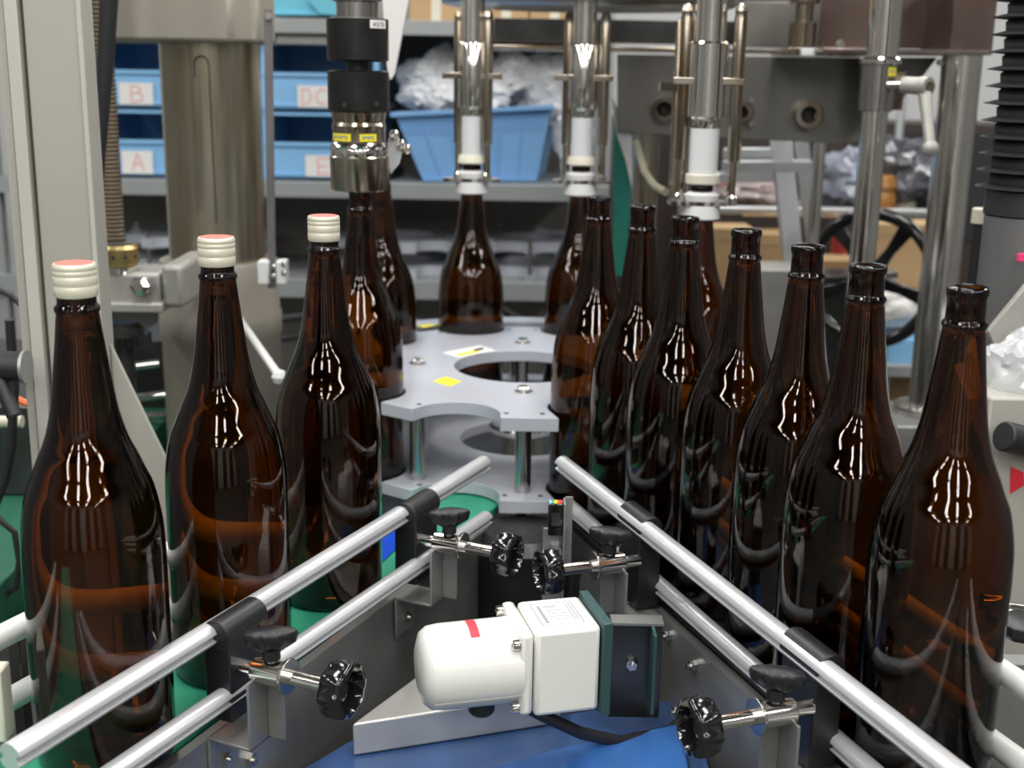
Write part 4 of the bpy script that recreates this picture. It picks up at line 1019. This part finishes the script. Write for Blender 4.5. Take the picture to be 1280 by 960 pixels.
mb = MB(); mb.bar(D + Vector((0, -.004, .004)), Cc + Vector((0, -.004, .004)), .01, .008); mb.build('foot_rim', baskb, bk, world=True)
G = 'plastic bags in and behind the blue basket'
for (px, py, sx, sz, dy, mm, l) in ((548, 105, .10, .085, .14, whitebag, 'crumpled white plastic bag filling the left of the blue basket'), (640, 98, .085, .065, .17, whitebag, 'crumpled white plastic bag filling the right of the blue basket'), (592, 122, .09, .05, .12, whitebag, 'small clear plastic bag in the middle of the blue basket')):
    o = crumple('plastic_bag', (sx, .09, sz), P(px, py, yb0 + dy), mm, px * .13, 5, .35); tag(o, l, 'bag', G)
o = crumple('plastic_bag', (.085, .06, .10), P(688, 115, SY + .2), whitebag, 9.1, 5, .35); tag(o, 'grey translucent bag hanging behind the middle filling head', 'bag', G)
o = crumple('plastic_bag', (.045, .05, .11), P(716, 175, SY + .15), bagm, 4.7, 5, .4); o.location.z = Z1 + .125; tag(o, 'clear plastic bag standing right of the blue basket', 'bag', G)
# spare star wheel plates on the lower shelf
def spare(cx, z, rot, label, R_=.23):
    t = thing('spare_guide_plate', label, 'plate', (cx, SY + .22, z), rot, 'spare grey guide plates on the lower shelf')
    pl_ = []
    sp_ = star_poly(R_, .042, R_ - .003, False)
    MB().prism(sp_, 0, .026, hole=circ(.09)).build('plate_lower', platem, t); MB().prism(sp_, .068, .094, hole=circ(.09)).build('plate_upper', platem, t)
    for a in range(0, 360, 72):
        MB().cyl((.19 * math.cos(math.radians(a + 18)), .19 * math.sin(math.radians(a + 18)), .018), (.19 * math.cos(math.radians(a + 18)), .19 * math.sin(math.radians(a + 18)), .11), .006, n=12).build('spacer', steel, t)
    return t
z_ = Z2 + .012
spare(P(500, 330, SY + .2).x, Z2 + .001, .2, 'grey spare star plates on the lower shelf behind the capped bottle', .2)
spare(P(668, 330, SY + .2).x, Z2 + .001, .55, 'grey spare star plates on the lower shelf behind the leftmost filling head bottle', .18)
spare(P(250, 330, SY + .2).x, Z2 + .001, .1, 'grey spare star plates on the lower shelf left of the pillar', .2)
# cables below the shelf
for i, (pts_, l) in enumerate((([(345, 400), (380, 395), (410, 415), (430, 440), (420, 470)], 'upper black cable loop under the lower shelf'), ([(340, 425), (375, 420), (400, 440), (410, 470)], 'lower black cable loop under the lower shelf'),
                               ([(625, 385), (650, 400), (670, 425), (690, 440)], 'black cable under the lower shelf right of centre'))):
    tag(MB().tube([P(x, y, 3.0) for x, y in pts_], .009, 10).build('black_cable', blackr), l, 'cable', 'black cables under the shelf')

# ================================================================ BACKGROUND RIGHT
# step ladder
ld = thing('step_ladder', 'aluminium stepladder behind the bottles on the right', 'ladder', (.58, 2.9, FLZ))
def lad(x0, y0, x1, y1, Y0_, Y1_, w_, name):
    a = P(x0, y0, Y0_); b = P(x1, y1, Y1_); d = (b - a).normalized()
    t = (FLZ + .01 - a.z) / d.z; b = a + d * t if name == 'stile' else b
    MB().bar(a, b, w_, .025, (0, 1, 0) if name == 'stile' else (0, 0, 1)).build(name, ladm, ld, world=True, bevel=.002)
lad(975, 165, 992, 335, 2.9, 2.86, .045, 'stile'); lad(1000, 165, 1020, 335, 3.0, 3.02, .030, 'stile')
lad(905, 208, 1012, 207, 2.9, 2.9, .05, 'rung'); lad(905, 192, 985, 191, 3.05, 3.05, .03, 'rung'); lad(885, 222, 985, 220, 3.05, 3.05, .02, 'rung')
# wire rack with goods
wrk = thing('wire_rack', 'chrome wire rack behind the stepladder', 'rack', (.6, 3.5, FLZ))
zr = P(940, 268, 3.3).z
for i in range(9): MB().cyl((P(880, 268, 3.3).x, 3.3 + .05 * i, zr), (P(1170, 268, 3.3).x, 3.3 + .05 * i, zr), .004, n=8).build('shelf_wire', polish, wrk, world=True)
MB().cyl((P(880, 260, 3.3).x, 3.29, zr + .015), (P(1170, 260, 3.3).x, 3.29, zr + .015), .008, n=10).build('shelf_front_bar', ladm, wrk, world=True)
for px in (878, 1172): MB().cyl((P(px, 268, 3.3).x, 3.3, FLZ), (P(px, 268, 3.3).x, 3.3, .9), .012, n=14).build('rack_post', ladm, wrk, world=True)
for px in (878, 1172): MB().cyl((P(px, 268, 3.3).x, 3.7, FLZ), (P(px, 268, 3.3).x, 3.7, .9), .012, n=14).build('rack_post', ladm, wrk, world=True)
pinkg = mat('greyish_pink_film', (.34, .27, .27), .3, noise_amt=.3, noise_scale=12)
cr_a = crumple('wrapped_bundle', (.12, .12, .045), P(935, 240, 3.45), pinkg, 2.2, 4, .2); cr_a.location.z = zr + .042; tag(cr_a, 'greyish pink wrapped bundle on the wire rack', 'bundle')
tag(MB().box(P(917, 0, 3.3).x, P(931, 0, 3.3).x, 3.30, 3.31, P(920, 234, 3.3).z, P(920, 228, 3.3).z).build('red_tag', red), 'small red tag on the wrapped bundle', 'tag')
o = crumple('plastic_bag', (.10, .10, .085), P(1058, 225, 3.45), lilacbag, 5.5, 4, .35); o.location.z = zr + .075; tag(o, 'crumpled bag between the thin post and clamp post', 'bag', 'bags on the wire rack')
o = crumple('plastic_bag', (.12, .10, .10), P(1128, 215, 3.45), darkbag, 7.7, 4, .35); o.location.z = zr + .09; tag(o, 'dark glossy clear bag right of the clamp post', 'bag', 'bags on the wire rack')
vs_ = P(1112, 238, 3.3); tag(MB().lathe([(.022, 0), (.034, .012), (.037, .04), (.030, .055), (.036, .07), (.030, .095), (.02, .1)], (vs_.x, 3.36, zr + .004), n=28).build('brown_jar', mat('amber_plastic', (.35, .16, .04), .25)), 'round brown jar beside the clamp post', 'jar')
tag(MB().lathe([(.03, 0), (.034, .01), (.034, .10), (.02, .12)], (vs_.x + .07, 3.40, zr + .004), n=24).build('cream_jug', cream), 'cream jug to the right of the brown jar', 'jug')
# cardboard on floor level behind
for (x0, y0, x1, y1, Y, l) in ((880, 285, 935, 420, 3.1, 'cardboard box below the wire rack, left of the stepladder'), (936, 292, 985, 340, 3.25, 'cardboard box just left of the stepladder leg'), (1010, 325, 1085, 360, 3.2, 'low cardboard box behind the handwheel, left part'), (1092, 280, 1165, 400, 3.05, 'large cardboard box seen through the handwheel')):
    a = P(x0, y0, Y); b = P(x1, y1, Y); bx_ = thing('cardboard_box', l, 'box', ((a.x + b.x) / 2, Y + .15, FLZ), 0)
    MB().box(a.x, b.x, Y, Y + .12, FLZ, a.z).build('carton', card, bx_, world=True, bevel=.002)
    MB().box(a.x, b.x, Y - .001, Y, a.z - .03, a.z - .028).build('flap_line', darkback, bx_, world=True)
ws = crumple('white_cloth', (.10, .06, .05), P(1120, 385, 2.95), paper, 1.2, 4, .3); tag(ws, 'white cloth behind the lower half of the handwheel', 'cloth')
a = P(1108, 425, 2.95); tag(MB().box(a.x - .02, a.x + .12, 2.87, 3.0, a.z - .05, a.z + .02).build('blue_packet', skyb, bevel=.004), 'sky blue packet below the white cloth', 'packet')
tb2 = thing('back_bench', 'steel bench carrying cloth and packet behind the right machine', 'bench', (.85, 3.0, FLZ))
MB().box(.78, 1.6, 2.84, 3.04, P(1100, 438, 2.95).z - .04, P(1100, 438, 2.95).z - .012).build('bench_top', shelfg, tb2, world=True, bevel=.002)
for x in (.86, 1.5):
    for y in (2.85, 3.0): MB().box(x, x + .03, y, y + .03, FLZ, P(1100, 438, 2.95).z - .04).build('leg', shelfg, tb2, world=True)
tag(MB().lathe([(.0, 0), (.018, .002), (.018, .05), (.008, .065), (.008, .08), (0, .08)], P(1048, 318, 2.9), n=18).build('red_bottle', mat('red_plastic', (.6, .06, .04), .4)), 'small red plastic bottle left of the clamp post', 'bottle')
bc = thing('dark_cabinet', 'dark brown low cabinet against the back wall on the right', 'cabinet', (1.6, 4.0, FLZ))
a = P(1080, 153, 3.9); MB().box(P(770, 153, 3.9).x, 2.9, 3.9, 4.19, FLZ, a.z).build('cabinet_body', mat('dark_brown_board', (.045, .032, .028), .5), bc, world=True, bevel=.003)
MB().box(a.x + .02, 2.88, 3.895, 3.90, .05, a.z - .03).build('cabinet_door', blackdark, bc, world=True)
